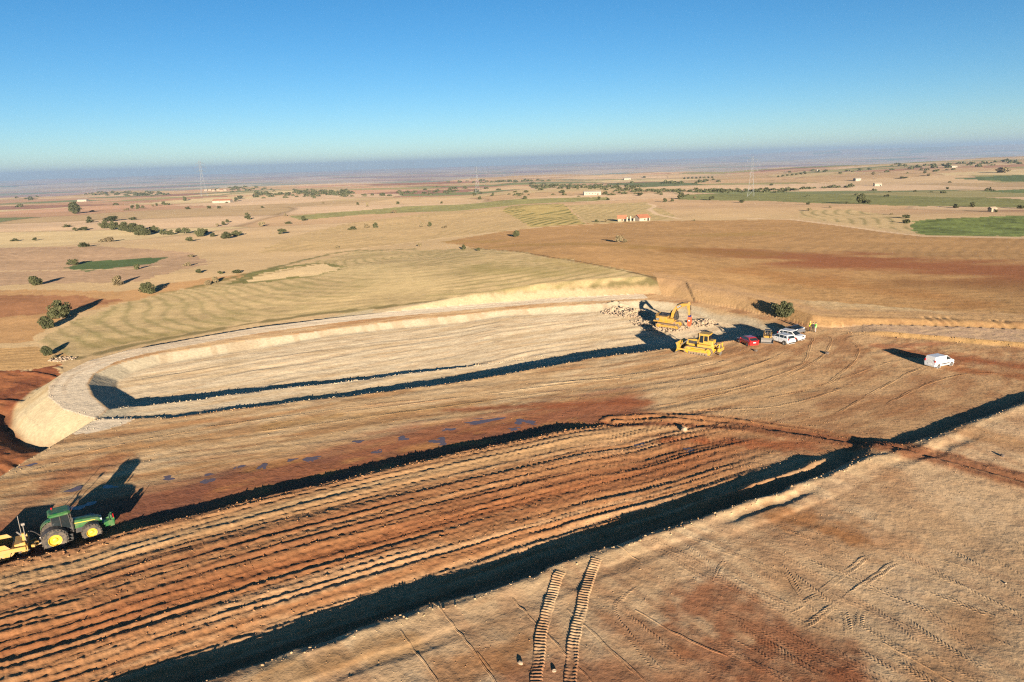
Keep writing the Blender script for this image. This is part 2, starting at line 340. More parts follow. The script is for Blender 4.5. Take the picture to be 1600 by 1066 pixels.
def mix(a, b, t): return a + (b - a) * t[:, None]
GROUP = {}
def soil(x, y, want_class=False):
    n = len(x); r = np.hypot(x, y); az = np.arctan2(x, y)
    cls = np.zeros(n, np.int8)
    base = np.tile(alb((188, 152, 106)), (n, 1))
    # patchwork far away (jittered cells, stretched)
    far = np.nonzero(r > 330)[0]
    if len(far):
        fx, fy = x[far], y[far]; sc = np.where(r[far] > 3200, 700.0, 175.0)
        best = np.full(len(far), 1e9); sec = best.copy(); cid = np.zeros(len(far))
        wx = fx + 60 * noise(fx / 300, fy / 300, 201); wy = fy + 60 * noise(fx / 300, fy / 300, 202)
        cx0 = np.floor(wx / (sc * 1.5)); cy0 = np.floor(wy / sc)
        for i in (-1, 0, 1):
            for j in (-1, 0, 1):
                gx = cx0 + i; gy = cy0 + j
                px = (gx + 0.15 + 0.7 * _hash(gx, gy, 203)) * sc * 1.5; py = (gy + 0.15 + 0.7 * _hash(gx, gy, 204)) * sc
                d = ((wx - px) / 1.5) ** 2 + (wy - py) ** 2
                m = d < best; sec = np.where(m, best, np.minimum(sec, d)); best = np.where(m, d, best); cid = np.where(m, _hash(gx, gy, 205), cid)
        c = FIELD_COLS[np.minimum((cid * len(FIELD_COLS)).astype(int), len(FIELD_COLS) - 1)]
        c = c * (1 - 0.30 * (1 - ss(np.sqrt(sec) - np.sqrt(best), 1.0, 9.0)) * (_hash(np.floor(cid * 999), cy0 * 0, 206) > 0.45))[:, None]
        k = ss(r[far], 380, 560)
        base[far] = mix(base[far], c, k)
    base *= (1 + 0.10 * fbm(x / 45, y / 22, 206, 3) + 0.05 * fbm(x / 9, y / 5, 207, 2))[:, None]
    near = r < 2600
    for P, c, amp, rows in PATCH:
        lo = P.min(0); hi = P.max(0)
        ii = np.nonzero(near & (x > lo[0]) & (x < hi[0]) & (y > lo[1]) & (y < hi[1]))[0]
        if not len(ii): continue
        jx = x[ii] + 1.6 * noise(x[ii] / 5, y[ii] / 5, 208); jy = y[ii] + 1.6 * noise(x[ii] / 5, y[ii] / 5, 209)
        ii = ii[inside(jx, jy, P)]
        if not len(ii): continue
        px, py = x[ii], y[ii]
        f = 1 + amp * (fbm(px / 14, py / 7, 210, 3) + 0.7 * fbm(px / 1.8, py / 1.8, 211, 2))
        col = np.tile(c, (len(ii), 1)) * f[:, None]
        if rows:
            kind, sp, k = rows
            if kind == 'x': w = py + 8 * noise(px / 40, py / 40, 212) + 0.12 * px
            elif kind == 'x2': w = py - 0.10 * px + 3 * noise(px / 60, py / 60, 213)
            elif kind == 'y': w = px * 0.93 - py * 0.36 + 10 * noise(px / 60, py / 60, 214)
            else: w = np.hypot(px + 20, (py - 260) * 0.8) + 5 * noise(px / 30, py / 30, 215)
            wv = np.sin(2 * math.pi * (w + 0.5 * noise(px / 3, py / 3, 216)) / sp) * 0.5 + 0.5
            msk = ss(noise(px / 25, py / 18, 217), -0.9, 0.2)
            dark = alb((108, 100, 54)) if kind in ('y', 'arc') else c * 0.55
            col = mix(col, np.tile(dark, (len(ii), 1)), k * 2.0 * wv ** 3 * msk)
            if kind in ('arc',):
                fl = fbm(px / 8, py / 5, 218, 3); col = mix(col, np.tile(alb((132, 118, 66)), (len(ii), 1)), 0.26 * ss(fl, 0.05, 0.7))
        base[ii] = col
    mid = np.nonzero(r < 900)[0]
    if len(mid):
        mx, my = x[mid], y[mid]
        nn = fbm(mx / 18, my / 6, 219, 3)
        for P, wdt, c, k in BLOBS:
            u, _, _ = pdist(mx, my, P)
            t = k * (1 - ss(u + wdt * 0.55 * nn, 0.15 * wdt, 1.1 * wdt)); base[mid] = mix(base[mid], np.tile(c, (len(mid), 1)), t)
        wn_ = noise(mx / 2.2, my / 2.2, 220)
        for P, wdt, c in EDGES:
            u, _, _ = pdist(mx, my, P)
            base[mid] = mix(base[mid], np.tile(c, (len(mid), 1)), 0.85 * (1 - ss(u + wdt * 0.5 * wn_, 0.2 * wdt, wdt)))
        for P, wdt, c in TRACKS:
            u, _, _ = pdist(mx, my, P); wd = wdt * (1 + np.clip(np.hypot(mx, my) - 250, 0, 600) / 900)
            t = 0.9 * (1 - ss(u + 0.4 * wn_, 0.4 * wd, wd)); base[mid] = mix(base[mid], np.tile(c, (len(mid), 1)), t)
            cls[mid[t > 0.5]] = 3
    st = np.nonzero(r < 330)[0]
    if len(st):
        X, Y = x[st], y[st]; C = base[st].copy(); cl = cls[st].copy()
        m = len(st); T = lambda c: np.tile(alb(c), (m, 1))
        ins = inside(X, Y, SITE); inp = inside(X, Y, PIT)
        u1, d1, s1 = pdist(X, Y, C1); u2, d2, s2 = pdist(X, Y, C2); uS, _, _ = pdist(X, Y, S_OUT)
        uK, dK, sK = pdist(X, Y, KCUR); uF, _, _ = pdist(X, Y, FAR); uB, _, _ = pdist(X, Y, LB); uT, dT, sT = pdist(X, Y, TRK)
        n1 = fbm(X / 5, Y / 5, 231, 4); n2 = fbm(X / 1.1, Y / 1.1, 232, 3); lng = X * 0.885 + Y * 0.465; crs = -X * 0.465 + Y * 0.885
        stk = fbm(lng / 9, crs / 1.4, 233, 4); stK = fbm(sK / 10, dK / 0.9, 234, 4)
        # working plain
        S = T((198, 156, 108)); S = mix(S, T((170, 120, 74)), 0.75 * ss(stk, -0.05, 0.7)); S = mix(S, T((214, 178, 132)), 0.6 * ss(-stk, 0.1, 0.8)); S = mix(S, T((160, 106, 66)), 0.5 * ss(stK + 0.3 * n1, 0.2, 0.8))
        wet = ss(d2, -0.2, 0.5) * (1 - ss(d2 + 2.6 * stk, 7.5, 13.0)) * (1 - ss(X, PX(980, 640, -1)[0], PX(1040, 630, -1)[0]))
        W = T((152, 88, 56)); W = mix(W, T((174, 116, 64)), 0.8 * ss(fbm(lng / 6, crs / 2, 235, 3), 0.1, 0.6)); W = mix(W, T((128, 74, 54)), 0.7 * ss(fbm(lng / 5, crs / 3, 236, 3), 0.1, 0.6))
        S = mix(S, W, 0.92 * wet)
        # right of the basin: trampled soil
        rt = ss(X, 18, 40) * (d1 > 0)
        S = mix(S, mix(T((192, 146, 98)), T((160, 110, 70)), ss(n1 + 0.6 * stK, -0.3, 0.7)), 0.8 * rt)
        # rutted strip
        q = np.clip(d1, 0, None) / (np.clip(d1, 0, None) + np.clip(-d2, 0, None) + 1e-6) * 20.0
        sx = X * 0.95 + Y * 0.3
        fq = noise(q / 1.6, sx / 40, 62) * 0.6 + noise(q / 0.5, sx / 14, 238) * 0.5 + 0.25 * n2
        Fc = mix(T((180, 122, 76)), T((200, 148, 100)), ss(fq, 0.05, 0.7)); Fc = mix(Fc, T((150, 96, 60)), 0.85 * ss(-fq, 0.05, 0.65)); Fc = mix(Fc, T((166, 98, 56)), 0.6 * np.exp(-((q - 9.5) / 1.6) ** 2))
        Fc = mix(Fc, T((204, 164, 112)), 0.5 * np.exp(-((q - 17.5) / 1.7) ** 2))
        onF = ss(d1, 0.6, 1.6) * (1 - ss(d2, -0.1, 0.3)) * (1 - 0.85 * ss(X, FURX0, FURX1))
        S = mix(S, Fc, onF)
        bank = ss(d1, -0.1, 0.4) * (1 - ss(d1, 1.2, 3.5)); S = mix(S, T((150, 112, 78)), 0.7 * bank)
        # near platform
        nb = 1 - ss(d1, -0.1, 0.2)
        Nc = mix(T((206, 164, 118)), T((186, 138, 94)), ss(n1, -0.1, 0.9)); Nc = mix(Nc, T((214, 176, 132)), 0.7 * ss(-n1 + 0.3 * n2, 0.15, 0.9)); Nc = mix(Nc, T((214, 174, 124)), 0.65 * np.exp(-(u1 / 1.6) ** 2))
        lane = noise((X * LN[1] - Y * LN[0]) / 0.9 + noise(X / 7, Y / 7, 94), (X * LN[0] + Y * LN[1]) / 16, 247); Nc = mix(Nc, T((178, 130, 90)), 0.45 * ss(lane + 0.3 * n2, 0.1, 0.7))
        Nc = mix(Nc, T((158, 110, 72)), 0.55 * ss(fbm(s1 / 7, d1 / 1.2, 240, 3), 0.1, 0.7) * np.exp(-(u1 / 7.0) ** 2))
        S = mix(S, Nc, nb)
        for P, wdt, c, k in SB:
            u, _, _ = pdist(X, Y, P); t = k * (1 - ss(u + wdt * (0.5 * n1 + 0.35 * n2), 0.1 * wdt, 1.15 * wdt)) * (~inp); S = mix(S, np.tile(c, (m, 1)), t)
        tr = (1 - ss(uT + 0.4 * n2, 1.5, 2.9)); S = mix(S, mix(T((140, 80, 48)), T((170, 112, 68)), ss(noise(dT / 0.6, sT / 25, 241), -0.2, 0.6)), 0.85 * tr)
        # haul road on the right
        uR, dR, _ = pdist(X, Y, RN)
        rd = ss(dR, 1.0, 1.6) * ss(X, RNX0 - 4, RNX1) * (uR < 40) * (~inp); S = mix(S, mix(T((184, 146, 112)), T((200, 160, 118)), ss(n2, -0.3, 0.5)), 0.9 * rd)
        face = ss(dR, -0.4, 0.1) * (1 - ss(dR, 1.0, 1.5)) * ss(X, RNX0, RNX1) * (~inp); S = mix(S, T((182, 138, 84)), 0.9 * face)
        # basin
        B = T((212, 180, 138)); B = mix(B, T((196, 162, 118)), 0.75 * ss(stk, 0.0, 0.6)); B = mix(B, T((220, 190, 148)), 0.6 * ss(-stk, 0.0, 0.6)); B = mix(B, T((186, 142, 96)), 0.35 * ss(fbm(lng / 4, crs / 0.7, 242, 3), 0.1, 0.6))
        slope = 1 - ss(uF, 2.4, 4.0); B = mix(B, mix(T((190, 166, 130)), T((180, 152, 116)), ss(noise(lng / 1.2, crs / 6, 243), -0.2, 0.8)), slope)
        rtop = ss(X, PX(1030, 480, -2)[0], PX(1130, 490, -2)[0]); brn = 1 - ss(uF + 0.9 * fbm(lng / 3.1, crs / 5, 244, 3) + 0.35 * noise(lng / 0.3, crs / 4, 248), 0.0, 2.4)
        B = mix(B, T((178, 132, 82)), 0.8 * rtop * brn)
        S = np.where(inp[:, None], B, S)
        # rim road
        _, _, srim = pdist(X, Y, RIMP); rim = ins & (~inp) & (uRIM(X, Y) < 5.2) & (X < PX(1010, 462, -1)[0]) & (d2 > 12)
        rimk = rim * ss(uF, 0.0, 0.5); S = mix(S, mix(T((216, 188, 152)), T((202, 172, 136)), ss(noise(uF / 0.8, srim / 30, 245), -0.2, 0.6)), 0.95 * rimk)
        cl = np.where(rim, 1, cl)
        # slopes outside, bank
        O = C
        so = (1 - ss(uS, 4.3, 5.2)) * (X < -30); O = mix(O, mix(T((186, 160, 120)), T((176, 146, 104)), ss(n1, 0, 0.7)), so)
        mid_ = (1 - ss(uS + 0.6 * n2, 1.6, 3.4)) * (X >= -30) * (X < PX(1040, 465, -1)[0]); O = mix(O, mix(T((192, 162, 120)), T((180, 144, 100)), ss(X, 10, 30)), 0.95 * mid_)
        rb = (X >= PX(1040, 465, -1)[0]) * (1 - ss(uS + 3 * n1, 7.0, 12.0)); O = mix(O, mix(T((182, 138, 90)), T((172, 130, 88)), ss(noise(uS / 1.2, X / 14, 246), -0.3, 0.6)), 0.9 * rb)
        rbk = (X >= RNX0 - 10) * (1 - ss(uS, 2.4, 3.4)); O = mix(O, mix(T((172, 128, 80)), T((156, 112, 70)), ss(n2, 0, 0.6)), 0.8 * rbk)
        rl = inside(X + 1.2 * n1, Y + 1.2 * n2, REDL) * ss(uS, 4.6, 5.4); O = mix(O, mix(T((156, 94, 56)), T((128, 72, 44)), ss(n1 + 0.5 * n2, -0.2, 0.6)), rl)
        uO, _, _ = pdist(X, Y, TOE); O = mix(O, T((120, 80, 52)), 0.6 * np.exp(-(uO / 1.2) ** 2))
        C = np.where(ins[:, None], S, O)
        cl = np.where(ins & (cl != 1), 2, cl); cl = np.where(inp, 4, cl)
        cl = np.where((~ins) & (so > 0.5), 5, cl); 
        base[st] = C; cls[st] = cl
    if want_class: return base, cls
    return base
RIMP = PL(RIMOUT, ZT)
def uRIM(x, y):
    return pdist(x, y, RIMP)[0]

# ------------------------------------------------------------------ materials
def newmat(name):
    m = bpy.data.materials.new(name); m.use_nodes = True
    return m, m.node_tree.nodes, m.node_tree.links, m.node_tree.nodes['Principled BSDF']

def plain(name, col, rough=0.6, metal=0.0, var=0.0, scale=3.0, dirt=None, dirt_amt=0.35, spec=0.5, coat=0.0):
    """procedural paint / rubber / steel: base colour broken by noise, dust on top of it"""
    m, N, L, b = newmat(name)
    b.inputs['Roughness'].default_value = rough; b.inputs['Metallic'].default_value = metal
    b.inputs['Specular IOR Level'].default_value = spec; b.inputs['Coat Weight'].default_value = coat
    tc = N.new('ShaderNodeTexCoord'); nz = N.new('ShaderNodeTexNoise'); nz.inputs['Scale'].default_value = scale; nz.inputs['Detail'].default_value = 5
    L.new(tc.outputs['Object'], nz.inputs['Vector'])
    rp = N.new('ShaderNodeMapRange'); rp.inputs[1].default_value = 0.35; rp.inputs[2].default_value = 0.7; rp.inputs[3].default_value = 0; rp.inputs[4].default_value = dirt_amt if dirt else max(var, 0.05)
    L.new(nz.outputs['Fac'], rp.inputs[0])
    mx = N.new('ShaderNodeMix'); mx.data_type = 'RGBA'
    c = list(col) + [1]; d = list(dirt) + [1] if dirt else [v * 0.45 for v in col] + [1]
    mx.inputs[6].default_value = c; mx.inputs[7].default_value = d
    L.new(rp.outputs[0], mx.inputs[0]); L.new(mx.outputs[2], b.inputs['Base Color'])
    return m

def soilmat(name, fine=0.3, coarse=0.7):
    m, N, L, b = newmat(name)
    b.inputs['Roughness'].default_value = 1.0; b.inputs['Specular IOR Level'].default_value = 0.12
    b.inputs['Diffuse Roughness'].default_value = 0.35
    at = N.new('ShaderNodeAttribute'); at.attribute_name = 'soil'
    geo = N.new('ShaderNodeNewGeometry')
    n1 = N.new('ShaderNodeTexNoise'); n1.inputs['Scale'].default_value = 2.4; n1.inputs['Detail'].default_value = 6; n1.inputs['Roughness'].default_value = 0.7
    n2 = N.new('ShaderNodeTexNoise'); n2.inputs['Scale'].default_value = 0.35; n2.inputs['Detail'].default_value = 5; n2.inputs['Roughness'].default_value = 0.65
    for n in (n1, n2): L.new(geo.outputs['Position'], n.inputs['Vector'])
    a = N.new('ShaderNodeMath'); a.operation = 'MULTIPLY_ADD'; a.inputs[1].default_value = 1.0; a.inputs[2].default_value = 0.5; L.new(n1.outputs['Fac'], a.inputs[0])
    c = N.new('ShaderNodeMath'); c.operation = 'MULTIPLY_ADD'; c.inputs[1].default_value = 0.5; c.inputs[2].default_value = 0.75; L.new(n2.outputs['Fac'], c.inputs[0])
    p = N.new('ShaderNodeMath'); p.operation = 'MULTIPLY'; L.new(a.outputs[0], p.inputs[0]); L.new(c.outputs[0], p.inputs[1])
    v = N.new('ShaderNodeVectorMath'); v.operation = 'SCALE'; L.new(at.outputs['Color'], v.inputs[0]); L.new(p.outputs[0], v.inputs['Scale'])
    L.new(v.outputs[0], b.inputs['Base Color'])
    b1 = N.new('ShaderNodeBump'); b1.inputs['Strength'].default_value = fine; b1.inputs['Distance'].default_value = 0.12; L.new(n1.outputs['Fac'], b1.inputs['Height'])
    b2 = N.new('ShaderNodeBump'); b2.inputs['Strength'].default_value = coarse * 0.5; b2.inputs['Distance'].default_value = 0.5; L.new(n2.outputs['Fac'], b2.inputs['Height'])
    L.new(b2.outputs['Normal'], b1.inputs['Normal']); L.new(b1.outputs['Normal'], b.inputs['Normal'])
    return m

# ------------------------------------------------------------------ terrain: one heightfield out to the horizon, finer where it is near
def terrain():
    dep = []; t = R(62.0); pixel = 1.0 / 704.0
    r = CAM_H / math.tan(t); rs = [2.0, 6.0, 10.0]
    while r < 36500:
        rs.append(r)
        th = math.atan2(CAM_H + 1.2, r)
        dr = (r * r + CAM_H ** 2) / CAM_H * pixel * (1.12 if r > 30 else 3.0)
        r += min(dr, r * 0.0125, 0.47 if 95 < r < 178 else 1e9)
    rs = np.array(rs)
    A0 = R(43.0); inner = np.linspace(-A0, A0, 1130)
    outer = np.linspace(A0, 2 * math.pi - A0, 70)[1:-1]
    azs = np.concatenate([inner, outer])
    nr, na = len(rs), len(azs)
    RR, AA = np.meshgrid(rs, azs, indexing='ij')
    X = (RR * np.sin(AA)).ravel(); Y = (RR * np.cos(AA)).ravel()
    Z = H(X, Y)
    V = np.column_stack([X, Y, Z]); V = np.vstack([V, [[0, 0, float(H(np.array([0.0]), np.array([0.0]))[0])]]])
    I, J = np.meshgrid(np.arange(nr - 1), np.arange(na), indexing='ij'); J2 = (J + 1) % na
    Q = np.column_stack([(I * na + J).ravel(), (I * na + J2).ravel(), ((I + 1) * na + J2).ravel(), ((I + 1) * na + J).ravel()])[:, ::-1]
    colr, cls = soil(V[:, 0], V[:, 1], True)
    fan = np.array([[nr * na, j, (j + 1) % na] for j in range(na)])[:, ::-1]
    # smooth normals over the whole sheet so that the pieces meet without a seam
    e1 = V[Q[:, 2]] - V[Q[:, 0]]; e2 = V[Q[:, 3]] - V[Q[:, 1]]; fn = np.cross(e1, e2)
    vn = np.zeros_like(V)
    for k in range(4):
        for c in range(3): vn[:, c] += np.bincount(Q[:, k], fn[:, c], len(V))
    vn /= np.linalg.norm(vn, axis=1, keepdims=True) + 1e-12
    vn[-1] = (0, 0, 1)
    fc = cls[Q[:, 0]]
    return V, Q, fan, colr, vn, fc

def sheet(name, V, F, colr, vn, mat, tris=None, label=None):
    used = np.unique(F); remap = np.full(len(V), -1); remap[used] = np.arange(len(used))
    if tris is not None:
        used = np.unique(np.concatenate([used, tris.ravel()])); remap[:] = -1; remap[used] = np.arange(len(used))
    nq = len(F); nt = 0 if tris is None else len(tris)
    me = bpy.data.meshes.new(name)
    me.vertices.add(len(used)); me.vertices.foreach_set('co', V[used].astype(np.float32).ravel())
    loops = remap[F].ravel(); starts = np.arange(nq) * 4
    if nt: loops = np.concatenate([loops, remap[tris].ravel()]); starts = np.concatenate([starts, nq * 4 + np.arange(nt) * 3])
    me.loops.add(len(loops)); me.loops.foreach_set('vertex_index', loops.astype(np.int32))
    me.polygons.add(nq + nt); me.polygons.foreach_set('loop_start', starts.astype(np.int32))
    me.polygons.foreach_set('use_smooth', np.ones(nq + nt, bool))
    me.update(calc_edges=True)
    ca = me.color_attributes.new('soil', 'FLOAT_COLOR', 'POINT')
    ca.data.foreach_set('color', np.column_stack([colr[used], np.ones(len(used))]).astype(np.float32).ravel())
    me.materials.append(mat)
    me.normals_split_custom_set_from_vertices(vn[used].tolist())
    o = bpy.data.objects.new(name, me); COL.objects.link(o); o['kind'] = 'structure'
    return o

M_SOIL = soilmat('soil'); M_SLOPE = soilmat('packed_soil', 0.35, 0.7)
V, Q, fan, colr, vn, fc = terrain()
for name, k, mt in (('ground', (0, 3), M_SOIL), ('rim_road', (1,), M_SLOPE), ('worksite_ground', (2,), M_SOIL), ('basin', (4,), M_SLOPE), ('embankment', (5,), M_SLOPE)):
    sel = np.isin(fc, k)
    o = sheet(name, V, Q[sel], colr, vn, mt, fan if name == 'worksite_ground' else None)
print('terrain quads', len(Q))

# ------------------------------------------------------------------ mesh builder
class MB:
    def __init__(self): self.v = []; self.f = []
    def add(self, vs, fs):
        n = len(self.v); self.v += [tuple(p) for p in vs]; self.f += [tuple(i + n for i in f) for f in fs]; return self
    def box(self, c, s, rot=None, taper=(1, 1)):
        hx, hy, hz_ = s[0] / 2, s[1] / 2, s[2] / 2; P = []
        for z in (-1, 1):
            tx, ty = (1, 1) if z < 0 else taper
            for sx, sy in ((-1, -1), (1, -1), (1, 1), (-1, 1)): P.append(Vector((sx * hx * tx, sy * hy * ty, z * hz_)))
        if rot is not None: M = Euler(rot).to_matrix(); P = [M @ p for p in P]
        return self.add([p + Vector(c) for p in P], [(3, 2, 1, 0), (4, 5, 6, 7), (0, 1, 5, 4), (1, 2, 6, 5), (2, 3, 7, 6), (3, 0, 4, 7)])
    def rod(self, a, b, r0, r1=None, n=8):
        r1 = r0 if r1 is None else r1; a = Vector(a); b = Vector(b); q = (b - a).to_track_quat('Z', 'Y').to_matrix()
        P = [a + q @ Vector((math.cos(2 * math.pi * i / n) * r0, math.sin(2 * math.pi * i / n) * r0, 0)) for i in range(n)]
        P += [b + q @ Vector((math.cos(2 * math.pi * i / n) * r1, math.sin(2 * math.pi * i / n) * r1, 0)) for i in range(n)]
        return self.add(P, [(i, (i + 1) % n, n + (i + 1) % n, n + i) for i in range(n)] + [tuple(range(n))[::-1], tuple(range(n, 2 * n))])
    def pipe(self, pts, r, n=6):
        for a, b in zip(pts[:-1], pts[1:]): self.rod(a, b, r, n=n)
        return self
    def prism(self, prof, y0, y1, inset=None):
        """profile in x,z pushed along y; inset(x,z)->narrowing factor for both sides"""
        n = len(prof); P = []
        for y in (y0, y1):
            for x, z in prof:
                k = inset(x, z) if inset else 1.0; P.append((x, y * k, z))
        return self.add(P, [(i, (i + 1) % n, n + (i + 1) % n, n + i) for i in range(n)] + [tuple(range(n))[::-1], tuple(range(n, 2 * n))])
    def lathe(self, prof, c, n=20, axis='y'):
        """profile (radius, along-axis)"""
        k = len(prof); P = []
        for i in range(n):
            a = 2 * math.pi * i / n
            for r, t in prof:
                P.append((c[0] + r * math.cos(a), c[1] + t, c[2] + r * math.sin(a)) if axis == 'y' else (c[0] + r * math.cos(a), c[1] + r * math.sin(a), c[2] + t))
        F = []
        for i in range(n):
            j = (i + 1) % n
            for t in range(k - 1): F.append((i * k + t, i * k + t + 1, j * k + t + 1, j * k + t))
        return self.add(P, F)
    def loft(self, secs, cap=True):
        k = len(secs[0]); P = [p for s in secs for p in s]; F = []
        for i in range(len(secs) - 1):
            for t in range(k): F.append((i * k + t, i * k + (t + 1) % k, (i + 1) * k + (t + 1) % k, (i + 1) * k + t))
        if cap: F += [tuple(range(k))[::-1], tuple(range((len(secs) - 1) * k, len(secs) * k))]
        return self.add(P, F)
    def mesh(self, name, mat, bevel=0.0, smooth=False):
        me = bpy.data.meshes.new(name); me.from_pydata(self.v, [], self.f); me.update()
        import bmesh
        bm = bmesh.new(); bm.from_mesh(me); bmesh.ops.recalc_face_normals(bm, faces=bm.faces)
        if bevel: bmesh.ops.bevel(bm, geom=[e for e in bm.edges if len(e.link_faces) == 2 and e.calc_face_angle(0) > 0.5], offset=bevel, segments=1, affect='EDGES', clamp_overlap=True)
        if smooth:
            for f in bm.faces: f.smooth = True
        bm.to_mesh(me); bm.free(); me.materials.append(mat); return me
    def build(self, name, mat, parent=None, bevel=0.0, smooth=False):
        o = bpy.data.objects.new(name, self.mesh(name, mat, bevel, smooth)); COL.objects.link(o)
        if parent is not None: o.parent = parent
        return o

def tag(o, label, cat, group=None):
    o['label'] = label; o['category'] = cat
    if group: o['group'] = group
    return o
def thing(name, label, cat, loc, rz=0.0, group=None, tilt=(0, 0)):
    o = bpy.data.objects.new(name, None); COL.objects.link(o); o.location = loc; o.rotation_euler = (tilt[0], tilt[1], rz); o.empty_display_size = 0.3
    return tag(o, label, cat, group)
def inst(name, me, parent=None, loc=(0, 0, 0), rot=(0, 0, 0), scale=(1, 1, 1)):
    o = bpy.data.objects.new(name, me); COL.objects.link(o)
    if parent is not None: o.parent = parent
    o.location = loc; o.rotation_euler = rot; o.scale = scale; return o
def hgt(x, y): return float(H(np.array([x]), np.array([y]))[0])
rnd = random.Random(4)
DUST = (0.30, 0.20, 0.12)

# ------------------------------------------------------------------ trees and bushes
def leafmat(name, c0, c1):
    m, N, L, b = newmat(name); b.inputs['Roughness'].default_value = 0.75; b.inputs['Specular IOR Level'].default_value = 0.15
    at = N.new('ShaderNodeAttribute'); at.attribute_name = 'leaf'; oi = N.new('ShaderNodeObjectInfo')
    mx = N.new('ShaderNodeMix'); mx.data_type = 'RGBA'; mx.inputs[6].default_value = (*c0, 1); mx.inputs[7].default_value = (*c1, 1)
    ad = N.new('ShaderNodeMath'); ad.operation = 'MULTIPLY_ADD'; ad.inputs[1].default_value = 0.5; L.new(oi.outputs['Random'], ad.inputs[0])
    sc = N.new('ShaderNodeMath'); sc.operation = 'MULTIPLY'; sc.inputs[1].default_value = 0.6; L.new(at.outputs['Fac'], sc.inputs[0]); L.new(sc.outputs[0], ad.inputs[2])
    L.new(ad.outputs[0], mx.inputs[0]); L.new(mx.outputs[2], b.inputs['Base Color']); return m
M_OAK = leafmat('oak_leaves', (0.042, 0.046, 0.020), (0.098, 0.096, 0.042))
M_DRY = leafmat('dry_leaves', (0.13, 0.095, 0.05), (0.24, 0.185, 0.10))
M_BARK = plain('bark', (0.16, 0.12, 0.08), 0.95, var=0.5, scale=6)

def crown_mesh(name, mat, seed, nclump, nleaf, leaf, flat=0.85, open_=0.0):
    """unit crown: radius 1 wide, from z=0.05 to about 1.7*flat; leaf sized faces in uneven clumps"""
    g = np.random.RandomState(seed); P = []
    cl = []
    for i in range(nclump):
        th = g.rand() * 2 * math.pi; u = g.rand() ** 0.5; hz_ = g.rand()
        rad = 0.78 * math.sqrt(max(0.06, 1 - (2 * hz_ - 0.9) ** 2 * 0.85)) * u
        cl.append((rad * math.cos(th), rad * math.sin(th), (0.22 + 1.20 * hz_) * flat, 0.24 + 0.20 * g.rand(), g.rand()))
    vs = []; tone = []
    for i in range(nleaf):
        c = cl[g.randint(nclump)]; d = g.normal(size=3); d /= np.linalg.norm(d); rr = c[3] * (0.55 + 0.5 * g.rand())
        if open_ and g.rand() < open_: rr *= 1.25
        p = np.array(c[:3]) + d * rr * np.array([1, 1, 0.8])
        if p[2] < 0.03: p[2] = 0.03 + 0.1 * g.rand()
        nrm = d + 0.9 * g.normal(size=3); nrm /= np.linalg.norm(nrm)
        t = np.cross(nrm, g.normal(size=3)); t /= np.linalg.norm(t); b = np.cross(nrm, t); s = leaf * (0.6 + 0.8 * g.rand())
        vs += [p - t * s - b * s * 0.6, p + t * s - b * s * 0.6, p + t * s * 0.5 + b * s, p - t * s * 0.6 + b * s * 0.8]; tone.append(0.6 * c[4] + 0.4 * g.rand())
    vs = np.array(vs); n = len(tone)
    me = bpy.data.meshes.new(name); me.vertices.add(4 * n); me.vertices.foreach_set('co', vs.astype(np.float32).ravel())
    me.loops.add(4 * n); me.loops.foreach_set('vertex_index', np.arange(4 * n, dtype=np.int32)); me.polygons.add(n); me.polygons.foreach_set('loop_start', (np.arange(n) * 4).astype(np.int32))
    me.update(calc_edges=True); a = me.attributes.new('leaf', 'FLOAT', 'POINT'); a.data.foreach_set('value', np.repeat(tone, 4).astype(np.float32)); me.materials.append(mat); return me
def trunk_mesh(name, seed, lim=5):
    g = random.Random(seed); b = MB(); b.rod((0, 0, -0.25), (0.03, 0.02, 0.35), 0.11, 0.08, 7)
    for i in range(lim):
        a = 2 * math.pi * i / lim + g.random(); r = 0.35 + 0.25 * g.random(); m = (0.5 * r * math.cos(a), 0.5 * r * math.sin(a), 0.55 + 0.1 * g.random())
        b.rod((0.03, 0.02, 0.28), m, 0.055, 0.04, 6); b.rod(m, (r * math.cos(a), r * math.sin(a), 0.85 + 0.3 * g.random()), 0.04, 0.015, 5)
    return b.mesh(name, M_BARK)
BIG = [crown_mesh('crown', M_OAK, 30 + i, 26, 3600, 0.060) for i in range(3)]
DRYB = [crown_mesh('crown', M_DRY, 40 + i, 18, 1500, 0.07, 0.8, 0.3) for i in range(2)]
OPN = [crown_mesh('crown', M_OAK, 80 + i, 9, 420, 0.12, 0.7, 0.35) for i in range(4)]
SML = OPN + [crown_mesh('crown', M_OAK, 50 + i, 14, 620, 0.115, 0.8) for i in range(5)]
SMD = [crown_mesh('crown', M_DRY, 60 + i, 10, 420, 0.12, 0.6, 0.3) for i in range(3)]
TRK_M = [trunk_mesh('trunk', 70 + i) for i in range(3)]

